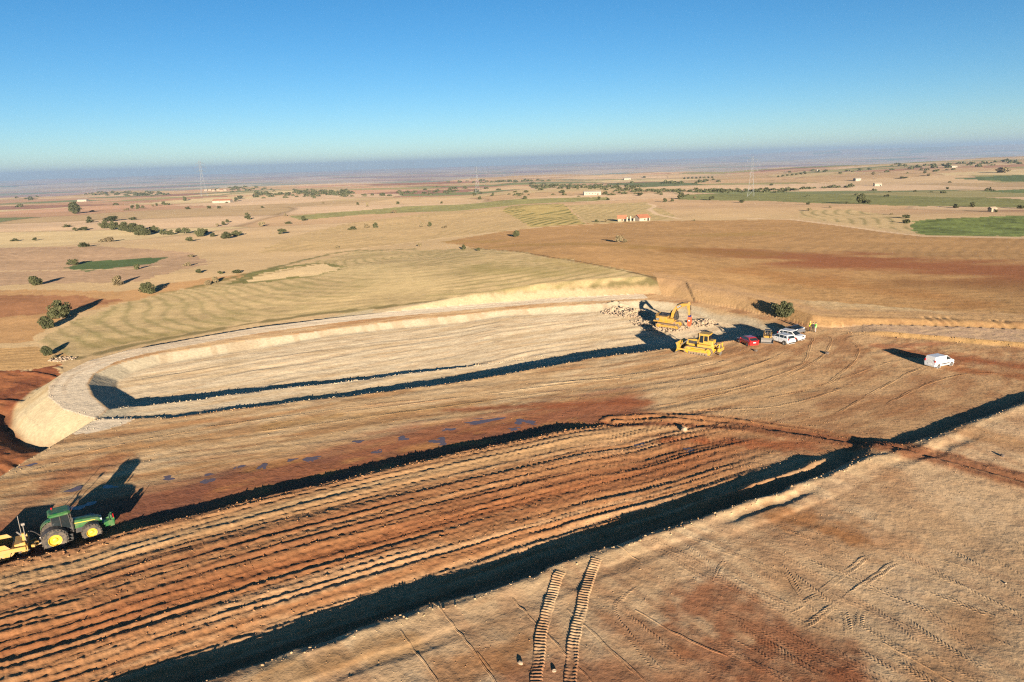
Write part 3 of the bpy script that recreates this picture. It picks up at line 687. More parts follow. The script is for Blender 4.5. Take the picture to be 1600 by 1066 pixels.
def tree_at(pt, w_px, h_px, name, label, meshes, group=None, stem=True, cat='tree'):
    d = math.sqrt(pt[0] ** 2 + pt[1] ** 2 + (CAM_H - pt[2]) ** 2); W = w_px * d / FPX / 2.3; Hh = h_px * d / FPX / 1.6
    t = thing(name, label, cat, (pt[0], pt[1], pt[2] - 0.02), rnd.random() * 6.28, group)
    inst('crown', rnd.choice(meshes), t, (0, 0, 0.0 if not stem else 0.03 * Hh), (0, 0, 0), (W * rnd.uniform(0.85, 1.15), W * rnd.uniform(0.8, 1.1), Hh))
    inst('trunk', rnd.choice(TRK_M), t, (0, 0, 0), (0, 0, 0), (W, W, Hh * 0.9))
    return t
HERO = [((96, 498), 34, 27, 'oak_tree', 'round green oak with long shadow on field edge above basin road', BIG),
        ((74, 514), 22, 19, 'oak_bush', 'smaller oak bush touching the larger round oak at field corner', BIG),
        ((232, 459), 27, 18, 'oak_tree', 'lone rounded green oak standing on the sandy field strip', BIG),
        ((185, 446), 18, 16, 'grey_bush', 'greyish rounded bush at lower edge of brown ploughed field', DRYB),
        ((57, 446), 20, 14, 'oak_bush', 'small olive bush with long shadow on brown ploughed field', BIG),
        ((118, 334), 21, 17, 'oak_tree', 'large lone domed dark oak on far pale stubble', BIG),
        ((968, 379), 16, 13, 'oak_tree', 'lone two tiered oak in the middle of the big tan field', DRYB + BIG[:1]),
        ((976, 379), 9, 7, 'oak_bush', 'low bush leaning against the lone oak in big tan field', DRYB),
        ((807, 370), 15, 11, 'oak_bush', 'dark bush on small grassy patch beside the striped field', BIG),
        ((1224, 495), 37, 26, 'oak_tree', 'broad green oak on the cut bank above parked cars', BIG),
        ((74, 556), 16, 15, 'oak_bush', 'bush beside pale stone heap near the basin road bend', BIG),
        ((1345, 318), 18, 15, 'oak_tree', 'tall dark oak clump on pale field by olive strip', BIG[:1]),
        ((1357, 318), 8, 6, 'oak_bush', 'small bush at foot of tall dark oak clump', BIG),
        ((337, 442), 13, 11, 'oak_bush', 'pale green bush on sandy strip beside a smaller twin', DRYB),
        ((325, 446), 10, 9, 'oak_bush', 'smaller golden twin bush on the sandy strip', DRYB)]
pts = RC([h[0] for h in HERO])
for h, p in zip(HERO, pts): tree_at(p, h[1], h[2], h[3], h[4], h[5], cat='tree' if 'tree' in h[3] else 'bush')
HEDGE = [(163, 357, 16, 11), (178, 359, 18, 13), (192, 361, 19, 14), (205, 363, 20, 14), (216, 368, 22, 16), (228, 368, 16, 12), (241, 364, 16, 11), (254, 367, 13, 9),
         (267, 367, 15, 9), (280, 364, 12, 9), (290, 365, 15, 10), (312, 370, 16, 13), (318, 366, 18, 9), (332, 370, 12, 7), (355, 373, 20, 11), (370, 369, 16, 9), (298, 377, 14, 7),
         (172, 346, 26, 8), (208, 344, 14, 5), (140, 348, 14, 5)]
for (a, b, w, h), p in zip(HEDGE, RC([q[:2] for q in HEDGE])):
    tree_at(p, w, h, 'oak_bush', 'dense oak bush in the long dark thicket on pale stubble', BIG if w > 15 else SML, 'oaks of the long thicket', cat='bush')
SC = [(139, 344, 9, 5), (104, 355, 11, 4), (117, 361, 6, 5), (130, 360, 16, 5), (170, 378, 20, 8), (131, 386, 17, 7), (115, 414, 18, 8), (214, 421, 11, 7), (294, 416, 13, 7), (300, 402, 13, 5),
      (288, 314, 8, 6), (215, 327, 7, 7), (199, 329, 8, 4), (207, 326, 7, 5), (239, 323, 5, 4), (245, 322, 5, 4), (256, 320, 6, 5), (294, 327, 8, 4), (327, 326, 8, 4), (342, 326, 7, 4),
      (369, 315, 7, 7), (375, 311, 10, 5), (388, 343, 12, 7), (386, 336, 6, 4), (349, 352, 8, 6), (355, 348, 6, 5), (340, 354, 8, 5), (312, 427, 12, 6), (345, 428, 10, 5), (372, 427, 18, 5),
      (24, 377, 10, 4), (55, 376, 8, 4), (409, 354, 14, 8), (450, 350, 11, 4), (475, 345, 12, 8), (446, 338, 6, 5), (441, 366, 14, 9), (527, 388, 9, 5), (615, 333, 11, 6), (572, 356, 10, 8),
      (587, 356, 11, 8), (659, 355, 8, 8), (671, 354, 8, 7), (696, 356, 14, 4), (550, 359, 18, 5), (574, 323, 6, 8), (559, 320, 6, 4), (621, 319, 9, 4), (655, 385, 12, 6), (725, 390, 9, 8),
      (748, 392, 8, 5), (750, 312, 7, 6), (741, 306, 7, 5), (770, 306, 5, 5), (751, 303, 7, 4), (699, 303, 6, 4), (637, 302, 8, 4), (820, 311, 6, 5), (880, 302, 7, 5), (936, 312, 7, 5),
      (950, 313, 6, 4), (1064, 311, 14, 8), (1039, 316, 7, 6), (1050, 315, 6, 5), (1085, 310, 6, 4), (1112, 313, 11, 7), (1159, 317, 10, 5), (1000, 306, 12, 5), (947, 347, 6, 6), (1007, 278, 6, 3),
      (822, 301, 9, 4), (1234, 270, 6, 3), (1279, 269, 5, 4), (1289, 269, 9, 4), (1365, 273, 8, 5), (1410, 279, 12, 3), (1452, 275, 9, 4), (1444, 271, 6, 3), (1263, 320, 7, 5), (1297, 325, 8, 4),
      (1264, 330, 12, 5), (1323, 319, 5, 4), (1494, 325, 10, 6), (1519, 324, 9, 7), (1595, 326, 12, 5), (1415, 341, 13, 5), (1417, 349, 12, 6), (1393, 336, 7, 3), (1570, 270, 22, 9),
      (1541, 256, 5, 3), (1556, 332, 5, 4), (932, 347, 7, 4), (85, 560, 10, 6), (1085, 345, 3, 2), (410, 325, 6, 3), (505, 318, 6, 3), (690, 318, 5, 3), (1430, 300, 6, 3), (1480, 296, 5, 3), (1330, 290, 5, 3), (1205, 290, 6, 3)]
for (a, b, w, h), p in zip(SC, RC([q[:2] for q in SC])):
    dry = rnd.random() < 0.22
    tree_at(p, w * 1.12, h * 1.15, 'dry_bush' if dry else 'oak_bush', 'brownish dry bush dotted over the pale open fields' if dry else 'small dark oak bush dotted over the pale open fields', SMD if dry else SML,
            'dry bushes on the fields' if dry else 'scattered oak bushes on the fields', cat='bush')
ROWT = [(1069 + 6.3 * i, 280 - 0.25 * i, 5, 3.4) for i in range(8)] + [(1216 + 7 * i, 277 - 0.8 * i, 6, 3) for i in range(7)]
for (a, b, w, h), p in zip(ROWT, RC([q[:2] for q in ROWT])):
    tree_at(p, w, h, 'orchard_tree', 'tiny dark tree planted in a straight far row', SML, 'far rows of trees')

# far woods that read as one mass
def woodland():
    g = np.random.RandomState(8); bands = [((-60, 304), (120, 301), 7, 150), ((110, 301), (260, 304), 4, 90), ((0, 294), (250, 287), 5, 90), ((255, 292), (420, 296), 4, 70), ((400, 305), (560, 303), 4, 90),
                                           ((455, 301), (550, 302), 4, 60), ((830, 292), (1000, 294), 4, 130), ((960, 299), (1200, 299), 2.5, 110), ((700, 285), (860, 283), 2, 40), ((1100, 300), (1240, 298), 2.5, 60),
                                           ((560, 306), (720, 300), 2, 26), ((1240, 296), (1330, 292), 2, 18), ((1030, 287), (1150, 283), 2, 24), ((1380, 262), (1600, 254), 4, 40), ((1250, 272), (1500, 263), 6, 22),
                                           ((20, 330), (380, 318), 10, 8), ((780, 305), (1100, 303), 4, 26), ((1200, 312), (1560, 296), 10, 10), ((640, 300), (900, 290), 5, 26)]
    px = []
    for a, b, th, n in bands:
        for i in range(n): u = g.rand(); px.append((a[0] + (b[0] - a[0]) * u + g.normal() * 2, a[1] + (b[1] - a[1]) * u + g.normal() * th * 0.5))
    pts = RC(px); vs = []; tone = []
    for p in pts:
        d = math.hypot(p[0], p[1])
        if d > 4200: continue
        w = min(7.5, max(1.5, (2.0 + 2.6 * g.rand()) * d / FPX)); hgt_ = w * (0.55 + 0.4 * g.rand()); t0 = g.rand()
        for k in range(34):
            dd = g.normal(size=3); dd /= np.linalg.norm(dd); dd[2] = abs(dd[2]); q = p + dd * np.array([w, w, hgt_]) * (0.6 + 0.45 * g.rand())
            nn = dd + 0.6 * g.normal(size=3); t = np.cross(nn, g.normal(size=3)); t /= np.linalg.norm(t); b = np.cross(nn, t); b /= np.linalg.norm(b); s = w * 0.30
            vs += [q - t * s - b * s * 0.5, q + t * s - b * s * 0.4, q + t * s * 0.4 + b * s, q - t * s * 0.5 + b * s * 0.7]; tone.append(0.6 * t0 + 0.4 * g.rand())
    n = len(tone); me = bpy.data.meshes.new('far_woodland'); me.vertices.add(4 * n); me.vertices.foreach_set('co', np.array(vs, np.float32).ravel())
    me.loops.add(4 * n); me.loops.foreach_set('vertex_index', np.arange(4 * n, dtype=np.int32)); me.polygons.add(n); me.polygons.foreach_set('loop_start', (np.arange(n) * 4).astype(np.int32))
    me.update(calc_edges=True); a = me.attributes.new('leaf', 'FLOAT', 'POINT'); a.data.foreach_set('value', np.repeat(tone, 4).astype(np.float32)); me.materials.append(M_OAK)
    o = bpy.data.objects.new('far_woodland', me); COL.objects.link(o); o['kind'] = 'stuff'; tag(o, 'dark far off belts of scrub and trees across the plain', 'woodland')
woodland()

# ------------------------------------------------------------------ farm buildings
M_WALL = plain('rough_stone_wall', (0.36, 0.27, 0.18), 0.95, var=0.35, scale=1.5)
M_WALLW = plain('lime_wall', (0.36, 0.295, 0.22), 0.95, var=0.2, scale=0.8)
M_TILE = plain('clay_tiles', (0.34, 0.13, 0.065), 0.9, var=0.45, scale=1.3)
M_DARK = plain('dark_opening', (0.03, 0.025, 0.02), 0.9)
M_GREYROOF = plain('fibre_cement_roof', (0.36, 0.31, 0.25), 0.9, var=0.3, scale=0.5)
def house(name, label, pt, w, d, h, rise, rz, wall, roof, wins=2, door=True, lean=False, cat='farmhouse', chimney=False):
    """w along local x (ridge), d along y (gable), camera looks along +y"""
    t = thing(name, label, cat, (pt[0], pt[1], pt[2] - 0.3), rz)
    b = MB(); top = [(-d / 2, 0), (d / 2, 0), (d / 2, h), (0, h + (rise if not lean else rise)), (-d / 2, h)]
    P = [(x, y, z) for x in (-w / 2, w / 2) for y, z in top]
    b.add(P, [(0, 1, 2, 3, 4)[::-1], (5, 6, 7, 8, 9), (0, 1, 6, 5), (1, 2, 7, 6), (2, 3, 8, 7), (3, 4, 9, 8), (4, 0, 5, 9)]); b.build('wall', wall, t)
    rf = MB(); e = 0.25; sl = rise / (d / 2)
    for s in (-1, 1):
        y1 = s * (d / 2 + e); rf.add([(-w / 2 - e, 0, h + rise + 0.04), (w / 2 + e, 0, h + rise + 0.04), (w / 2 + e, y1, h - e * sl + 0.04), (-w / 2 - e, y1, h - e * sl + 0.04),
                                      (-w / 2 - e, 0, h + rise + 0.2), (w / 2 + e, 0, h + rise + 0.2), (w / 2 + e, y1, h - e * sl + 0.2), (-w / 2 - e, y1, h - e * sl + 0.2)],
                                     [(0, 1, 2, 3)[::-1], (4, 5, 6, 7), (0, 1, 5, 4), (1, 2, 6, 5), (2, 3, 7, 6), (3, 0, 4, 7)])
    r = rf.build('roof', roof, t)
    if chimney: MB().box((w * 0.2, 0.3, h + rise + 0.5), (0.6, 0.6, 1.3)).build('chimney', wall, r)
    for i in range(wins):
        x = -w / 2 + w * (i + 1) / (wins + 1); f = MB().box((x, -d / 2 - 0.02, h * 0.58), (0.7, 0.06, 0.8)).build('window', M_DARK, t)
        MB().box((x, -d / 2 - 0.06, h * 0.58 - 0.46), (0.9, 0.12, 0.08)).build('sill', wall, f)
    if door: MB().box((w * 0.32 if wins else 0, -d / 2 - 0.03, 1.25), (1.1, 0.07, 1.9)).build('door', M_DARK, t)
    return t
FP = RC([(1003, 345), (972, 346), (984, 346), (925, 305), (348, 317), (1339, 283), (1371, 291), (1550, 331), (130, 315), (980, 281), (1490, 262), (1278, 268), (166, 302)])
k = lambda i: math.hypot(FP[i][0], FP[i][1]) / FPX
house('stone_barn', 'stone barn with orange tiled gable roof beside ruined farm', FP[0], 19 * k(0), 15 * k(0), 5.5 * k(0), 4.5 * k(0), R(24), M_WALLW, M_TILE, 1, True, cat='barn')
house('ruined_farmhouse', 'roofless ruined farmhouse with patchy red tiles and standing walls', FP[1], 13 * k(1), 8 * k(1), 5.5 * k(1), 4.5 * k(1), R(-8), M_WALL, M_TILE, 1, True)
ru = thing('ruined_wall', 'two tall broken wall stumps standing between ruin and barn', 'ruin', tuple(FP[2] - np.array([0, 0, .3])), 0.1)
for dx, hh in ((-1.6, 2.7), (0.4, 3.2), (2.4, 1.9)): MB().box((dx, 0, hh / 2), (0.9, 0.8, hh), None, (0.7, 0.8)).build('wall_stump', M_WALLW, ru)
house('long_shed', 'long cream farm shed with grey roof on a low rise', FP[3], 26 * k(3), 8 * k(3), 5.0 * k(3), 1.5 * k(3), R(3), M_WALLW, M_GREYROOF, 5, True, cat='shed')
house('long_barn', 'long pale barn with reddish roof on far left plain', FP[4], 26 * k(4), 8 * k(4), 3.4 * k(4), 1.8 * k(4), R(-4), M_WALLW, M_TILE, 4, True, cat='barn')
house('field_hut', 'small pale flat hut among far right fields', FP[5], 8 * k(5), 6 * k(5), 3.4 * k(5), 0.8 * k(5), R(8), M_WALLW, M_GREYROOF, 1, True, cat='hut')
house('ruined_hut', 'cream ruined hut on pale mound in far right fields', FP[6], 9 * k(6), 6 * k(6), 3.6 * k(6), 1.4 * k(6), R(-10), M_WALLW, M_WALL, 2, True, cat='hut')
house('stone_hut', 'low stone hut with bush in front near green crop field', FP[7], 8 * k(7), 6 * k(7), 5 * k(7), 1.6 * k(7), R(12), M_WALL, M_WALL, 0, True, cat='hut')
house('field_hut', 'tiny pale barn near the dark woodland belt', FP[8], 12 * k(8), 6 * k(8), 2.2 * k(8), 1.0 * k(8), R(0), M_WALLW, M_GREYROOF, 2, True, cat='hut')
house('far_farm', 'far cream farm building on pale plain below blue hills', FP[9], 10 * k(9), 5 * k(9), 2.2 * k(9), 1.0 * k(9), R(0), M_WALLW, M_GREYROOF, 2, True, cat='farm')
house('far_farm', 'tiny white farm close to the right skyline', FP[10], 7 * k(10), 4 * k(10), 1.8 * k(10), 0.8 * k(10), R(0), M_WALLW, M_WALLW, 2, True, cat='farm')
house('far_farm', 'tiny white hut beside a far row of bushes', FP[11], 5 * k(11), 4 * k(11), 2.2 * k(11), 0.8 * k(11), R(0), M_WALLW, M_GREYROOF, 1, True, cat='farm')
# far village: white specks
VIL = RC([(x_, y_) for x_, y_ in [(322, 298), (328, 298), (334, 299), (341, 298), (346, 299), (352, 298)]])
for p in VIL:
    kk = math.hypot(p[0], p[1]) / FPX
    if kk * FPX > 5000: continue
    house('village_house', 'tiny whitewashed house in the far village', p, 4.2 * kk, 3 * kk, 1.5 * kk, 0.7 * kk, R(rnd.uniform(-20, 20)), M_WALL, rnd.choice([M_TILE, M_WALL]), 1, False, cat='house').__setitem__('group', 'far village houses')

# ------------------------------------------------------------------ lattice pylons and their cables
M_STEEL = plain('galvanised_steel', (0.22, 0.23, 0.24), 0.55, 0.3, var=0.2)
def pylon(px, py, hp, label, rz):
    p = RC([(px, py)])[0]; d = math.sqrt(p[0] ** 2 + p[1] ** 2); Ht = hp * d / FPX; t = thing('power_pylon', label, 'pylon', (p[0], p[1], p[2] - 0.3), rz, None)
    s = Ht / 45.0; W = lambda z: (3.6 * (1 - z / 30.0) + 1.0 * (z / 30.0)) if z < 30 else 1.0
    tk = 0.10 * s; legs = [0, 8, 15, 21, 26, 30, 34, 38, 42, 45]
    for sx, sy in ((-1, -1), (1, -1), (1, 1), (-1, 1)):
        b = MB()
        for z0, z1 in zip(legs[:-1], legs[1:]): b.rod((sx * W(z0) * s, sy * W(z0) * s, z0 * s), (sx * W(z1) * s, sy * W(z1) * s, z1 * s), tk, n=4)
        b.build('leg', M_STEEL, t)
    b = MB()
    for z0, z1 in zip(legs[:-1], legs[1:]):
        for ax in (0, 1):
            for sg in (-1, 1):
                def pt(u, z): return (u * W(z) * s, sg * W(z) * s, z * s) if ax == 0 else (sg * W(z) * s, u * W(z) * s, z * s)
                b.rod(pt(-1, z0), pt(1, z1), tk * 0.55, n=3); b.rod(pt(1, z0), pt(-1, z1), tk * 0.55, n=3)
    b.build('lattice_bracing', M_STEEL, t)
    tips = []
    for z, L in ((31, 6.0), (36, 7.5), (41, 5.5)):
        for sg in (-1, 1):
            a = MB(); tip = (sg * L * s, 0, z * s)
            for y in (-1, 1): a.rod((sg * 1.0 * s, y * s, z * s), tip, tk * 0.8, n=4); a.rod((sg * 1.0 * s, y * s, (z + 2) * s), tip, tk * 0.7, n=4)
            arm = a.build('cross_arm', M_STEEL, t); MB().rod(tip, (tip[0], 0, tip[2] - 2.6 * s), 0.07 * s, n=5).build('insulator', M_STEEL, arm)
            tips.append(Vector((tip[0], 0, tip[2] - 2.6 * s)))
    M = Matrix.Translation(t.location) @ Matrix.Rotation(rz, 4, 'Z'); return [M @ q for q in tips]
ends = [pylon(319, 307, 49, 'lattice power pylon rising from the far left plain', R(35)), pylon(746, 301, 39, 'smallest lattice power pylon above the central plain', R(10)), pylon(1173, 307, 57, 'tallest lattice power pylon above the olive strip', R(-20))]
M_CABLE = plain('aluminium_cable', (0.62, 0.62, 0.62), 0.35, 0.8)
for A, B, nm in ((0, 1, 'left and central'), (1, 2, 'central and tallest')):
    for i in range(6):
        a, b = ends[A][i], ends[B][i]; P = []
        for j in range(15): u = j / 14; q = a.lerp(b, u); q.z -= 4 * u * (1 - u) * 13; P.append(q)
        tag(MB().pipe(P, 0.045, 4).build('power_cable', M_CABLE), 'sagging cable strung between the %s pylon' % nm, 'cable', 'cables between %s pylon' % nm)

# ------------------------------------------------------------------ machine and vehicle materials
M_GREEN = plain('green_paint', (0.012, 0.10, 0.022), 0.42, dirt=(0.22, 0.17, 0.10), dirt_amt=0.38, scale=2.2)
M_YRIM = plain('yellow_rim_paint', (0.56, 0.36, 0.01), 0.5, dirt=DUST, dirt_amt=0.35)
M_YEL = plain('yellow_paint', (0.40, 0.205, 0.018), 0.5, dirt=DUST, dirt_amt=0.55, scale=1.6)
M_DZY = plain('bulldozer_yellow_paint', (0.48, 0.27, 0.012), 0.5, dirt=DUST, dirt_amt=0.55, scale=1.6)
M_SCR = plain('worn_yellow_paint', (0.40, 0.21, 0.03), 0.6, dirt=DUST, dirt_amt=0.6, scale=2.5)
M_RUB = plain('dusty_rubber', (0.035, 0.033, 0.030), 0.9, dirt=(0.20, 0.14, 0.09), dirt_amt=0.55, scale=4)
M_BLK = plain('black_plastic', (0.02, 0.02, 0.022), 0.55, dirt=DUST, dirt_amt=0.18)
M_GRY = plain('grey_steel', (0.20, 0.19, 0.18), 0.5, 0.5, dirt=DUST, dirt_amt=0.4)
M_TRACK = plain('track_steel', (0.23, 0.17, 0.12), 0.6, 0.35, dirt=(0.40, 0.28, 0.17), dirt_amt=0.75, scale=4)
M_CHROME = plain('polished_rod', (0.6, 0.6, 0.6), 0.2, 0.9)
M_GLASS = plain('tinted_glass', (0.015, 0.02, 0.022), 0.06, spec=0.8)
M_WHITE = plain('white_car_paint', (0.60, 0.60, 0.60), 0.38, dirt=(0.50, 0.40, 0.30), dirt_amt=0.25, coat=0.3)
M_VANW = plain('white_van_paint', (0.62, 0.62, 0.62), 0.4, dirt=(0.55, 0.44, 0.33), dirt_amt=0.18, coat=0.3)
M_REDC = plain('red_car_paint', (0.38, 0.010, 0.014), 0.25, dirt=DUST, dirt_amt=0.12, coat=0.5)
M_DKC = plain('dark_blue_car_paint', (0.018, 0.022, 0.035), 0.3, dirt=DUST, dirt_amt=0.15, coat=0.4)
M_REDL = plain('red_lamp_lens', (0.5, 0.01, 0.01), 0.25)
M_LAMP = plain('clear_lamp_lens', (0.6, 0.6, 0.6), 0.15)
M_HAM = plain('orange_red_paint', (0.72, 0.075, 0.025), 0.45, dirt=DUST, dirt_amt=0.2)
M_BLU = plain('dark_blue_paint', (0.02, 0.02, 0.10), 0.5)
M_WPNT = plain('white_print', (0.75, 0.75, 0.72), 0.6)
M_RIM = plain('alloy_rim', (0.40, 0.40, 0.40), 0.4, 0.6, dirt=DUST, dirt_amt=0.4)

def wheel(parent, c, r, w, rim_r, rim_mat, lug=0, side=-1, name='wheel', n=28):
    """axle along y; side -1/+1 tells which way the dish looks"""
    t = MB(); h = w / 2
    t.lathe([(rim_r, -h * 0.8), (r * 0.93, -h), (r * 0.985, -h * 0.78), (r, -h * 0.4), (r, h * 0.4), (r * 0.985, h * 0.78), (r * 0.93, h), (rim_r, h * 0.8), (rim_r, -h * 0.8)], c, n)
    if lug:
        m = int(2 * math.pi * r / lug)
        for i in range(m):
            for s in (-1, 1):
                a = 2 * math.pi * (i + (0.5 if s > 0 else 0)) / m
                q = Matrix.Rotation(-a, 3, 'Y')
                P = []
                for dy0, da, rr in ((0.02, 0.06, 0), (h * 0.98, -0.10, 0)):
                    for ww in (-0.035, 0.035):
                        for up in (-0.04, 0.045): P.append(q @ Vector((r + up, s * dy0, (da * r + ww))) + Vector(c))
                t.add(P, [(0, 1, 3, 2), (4, 6, 7, 5), (0, 2, 6, 4), (1, 5, 7, 3), (0, 4, 5, 1), (2, 3, 7, 6)])
    wl_ = thing0(name, parent); ty = t.build('tyre', M_RUB, wl_)
    d = MB(); s = side
    d.lathe([(rim_r * 1.01, s * h * 0.84), (rim_r * 0.93, s * h * 0.80), (rim_r * 0.82, s * h * 0.30), (rim_r * 0.42, s * h * 0.22), (rim_r * 0.36, s * h * 0.62), (rim_r * 0.16, s * h * 0.70), (0.001, s * h * 0.70)], c, n)
    d.lathe([(rim_r * 1.0, -s * h * 0.7), (0.001, -s * h * 0.4)], c, n)
    d.build('rim', rim_mat, wl_)
    return wl_
def thing0(name, parent):
    o = bpy.data.objects.new(name, None); COL.objects.link(o); o.parent = parent; o.empty_display_size = 0.1; return o

def ground_pose(pa, pb, halfw=0.0, side=-1):
    """pose from the pixels of two wheel contacts (rear, front) on one side; returns origin under that side's mid, heading"""
    a, b = RC([pa, pb]); dx, dy = b[0] - a[0], b[1] - a[1]; rz = math.atan2(dy, dx); n = (-math.sin(rz), math.cos(rz))
    mid = (a + b) / 2
    return (mid[0] - side * n[0] * halfw, mid[1] - side * n[1] * halfw), rz, math.hypot(dx, dy)
def settle(o, xy, rz, pts):
    """rest the thing on the terrain at its contact points (local x,y)"""
    c, s = math.cos(rz), math.sin(rz); W = []
    for lx, ly in pts:
        x = xy[0] + c * lx - s * ly; y = xy[1] + s * lx + c * ly; W.append((lx, ly, hgt(x, y)))
    A = np.array([[w[0], w[1], 1] for w in W]); z = np.array([w[2] for w in W]); sol = np.linalg.lstsq(A, z, rcond=None)[0]
    o.location = (xy[0], xy[1], float(sol[2]) - 0.03); o.rotation_mode = 'XYZ'
    fx = Vector((1, 0, float(sol[0]))).normalized(); up = fx.cross(Vector((0, 1, float(sol[1]))).normalized()).normalized(); fy = up.cross(fx)
    M = Matrix((fx, fy, up)).transposed(); o.rotation_euler = (Matrix.Rotation(rz, 3, 'Z') @ M).to_euler()

# ------------------------------------------------------------------ tractor
def tractor():
    xy, rz, wb = ground_pose((90, 857.5), (145, 842.5), 0.95, -1)
    t = thing('tractor', 'green farm tractor with yellow wheel rims on rutted soil', 'tractor', (0, 0, 0))
    fx, rxx = 1.33, -1.33                                     # axles
    for s in (-1, 1):
        wheel(t, (rxx, s * 0.98, 0.93), 0.93, 0.66, 0.50, M_YRIM, 0.26, s)
        wheel(t, (fx, s * 0.95, 0.72), 0.72, 0.54, 0.40, M_YRIM, 0.22, s)
    MB().box((0.0, 0, 0.95), (2.9, 0.62, 0.55)).box((1.33, 0, 0.72), (0.35, 1.6, 0.25)).box((-1.33, 0, 0.93), (0.5, 1.6, 0.45)).box((-1.9, 0, 0.75), (0.6, 0.4, 0.4)).build('chassis', M_BLK, t, 0.03)
    secs = []
    for x, w, z0, z1 in ((-0.05, 0.46, 1.18, 1.92), (0.7, 0.45, 1.18, 1.88), (1.5, 0.43, 1.15, 1.78), (2.0, 0.40, 1.05, 1.66), (2.22, 0.33, 1.02, 1.52)):
        secs.append([(x, -w, z0), (x, w, z0), (x, w, z1 - 0.16), (x, w * 0.8, z1 - 0.03), (x, 0, z1), (x, -w * 0.8, z1 - 0.03), (x, -w, z1 - 0.16)])
    hd = MB().loft(secs).build('hood', M_GREEN, t, 0.015)
    for s in (-1, 1):
        MB().add([(0.05, s * 0.475, 1.66), (1.75, s * 0.445, 1.53), (1.75, s * 0.442, 1.575), (0.05, s * 0.472, 1.72)], [(0, 1, 2, 3)]).build('yellow_stripe', M_YRIM, hd)
        MB().box((1.55, s * 0.435, 1.30), (0.75, 0.03, 0.26)).build('side_grille', M_BLK, hd)
        MB().box((2.14, s * 0.24, 1.42), (0.2, 0.22, 0.14)).build('headlight', M_LAMP, hd)
    MB().box((2.2, 0, 1.22), (0.1, 0.5, 0.3)).build('front_grille', M_BLK, hd)
    # cab
    cab = MB().box((-0.70, 0, 1.35), (1.35, 1.15, 0.55)).build('cab_base', M_BLK, t, 0.04)
    fr = MB(); cz0, cz1 = 1.5, 2.82
    for (x0, y0, x1, y1) in ((-0.02, 0.62, -0.12, 0.66), (-0.70, 0.72, -0.72, 0.72), (-1.38, 0.66, -1.34, 0.66)):
        for s in (-1, 1): fr.rod((x0, s * y0, cz0), (x1, s * y1, cz1), 0.045, n=6)
    fr.build('cab_frame', M_BLK, t)
    for s in (-1, 1):
        MB().add([(-0.05, s * 0.63, 1.5), (-0.69, s * 0.72, 1.5), (-0.71, s * 0.715, 2.76), (-0.13, s * 0.655, 2.76)], [(0, 1, 2, 3)]).build('window', M_GLASS, t)
        MB().add([(-0.73, s * 0.72, 1.75), (-1.36, s * 0.66, 1.85), (-1.34, s * 0.655, 2.76), (-0.73, s * 0.715, 2.76)], [(0, 1, 2, 3)]).build('window', M_GLASS, t)
    MB().add([(-0.03, -0.62, 1.6), (-0.03, 0.62, 1.6), (-0.13, 0.65, 2.76), (-0.13, -0.65, 2.76)], [(0, 1, 2, 3)]).build('windscreen', M_GLASS, t)
    MB().add([(-1.40, -0.65, 1.75), (-1.40, 0.65, 1.75), (-1.37, 0.65, 2.76), (-1.37, -0.65, 2.76)], [(0, 1, 2, 3)]).build('rear_window', M_GLASS, t)
    secs = []
    for z, k in ((2.76, 0.94), (2.83, 1.03), (2.96, 1.03), (3.06, 0.86)):
        secs.append([(-0.74 + k * a, k * b, z) for a, b in ((-0.80, -0.55), (-0.66, -0.80), (0.62, -0.80), (0.80, -0.62), (0.80, 0.62), (0.62, 0.80), (-0.66, 0.80), (-0.80, 0.55))])
    rf = MB().loft(secs).build('cab_roof', M_GREEN, t)
    MB().lathe([(0.001, 0.14), (0.06, 0.13), (0.07, 0)], (-1.2, 0.55, 3.04), 10, 'z').build('beacon', M_REDL, rf)
    MB().box((0.03, -0.45, 2.86), (0.06, 0.24, 0.1)).box((0.03, 0.45, 2.86), (0.06, 0.24, 0.1)).build('work_lights', M_LAMP, rf)
    for s in (-1, 1):
        P = []; n = 9; r = 1.04
        for i in range(n):
            a = R(20 + 135 * i / (n - 1)); P.append([(rxx + r * math.cos(a), s * y, 0.93 + r * math.sin(a) + zz) for y, zz in ((0.60, 0), (1.32, -0.05), (1.32, -0.0), (0.60, 0.05))])
        MB().loft(P).build('rear_fender', M_GREEN if s > 0 else M_BLK, t)
        P = []
        for i in range(6):
            a = R(40 + 100 * i / 5); P.append([(fx + 0.80 * math.cos(a), s * y, 0.72 + 0.80 * math.sin(a) + zz) for y, zz in ((0.66, 0), (1.2, 0), (1.2, 0.03), (0.66, 0.03))])
        MB().loft(P).build('front_fender', M_BLK, t)
        MB().box((-0.45, s * 0.62, 0.72), (0.9, 0.42, 0.55)).build('fuel_tank', M_BLK, t, 0.05)
        for k_ in range(3): MB().box((-0.28, s * 0.88, 0.45 + 0.28 * k_), (0.42, 0.16, 0.05)).build('step', M_BLK, t)
        m = MB(); m.rod((-0.1, s * 0.64, 2.5), (0.12, s * 1.05, 2.45), 0.02, n=5); m.box((0.13, s * 1.10, 2.35), (0.06, 0.20, 0.34)); m.build('mirror', M_BLK, t)
    MB().rod((0.05, -0.56, 1.0), (0.05, -0.56, 2.72), 0.075, 0.06).rod((0.05, -0.56, 1.25), (0.05, -0.56, 1.9), 0.12).build('exhaust', M_BLK, t)
    MB().rod((0.05, 0.56, 1.0), (0.05, 0.56, 2.1), 0.10, 0.09).build('air_intake', M_BLK, t)
    fl = MB(); fl.box((2.55, 0, 0.80), (0.7, 0.75, 0.4)).box((2.95, 0, 0.95), (0.34, 1.5, 0.55))
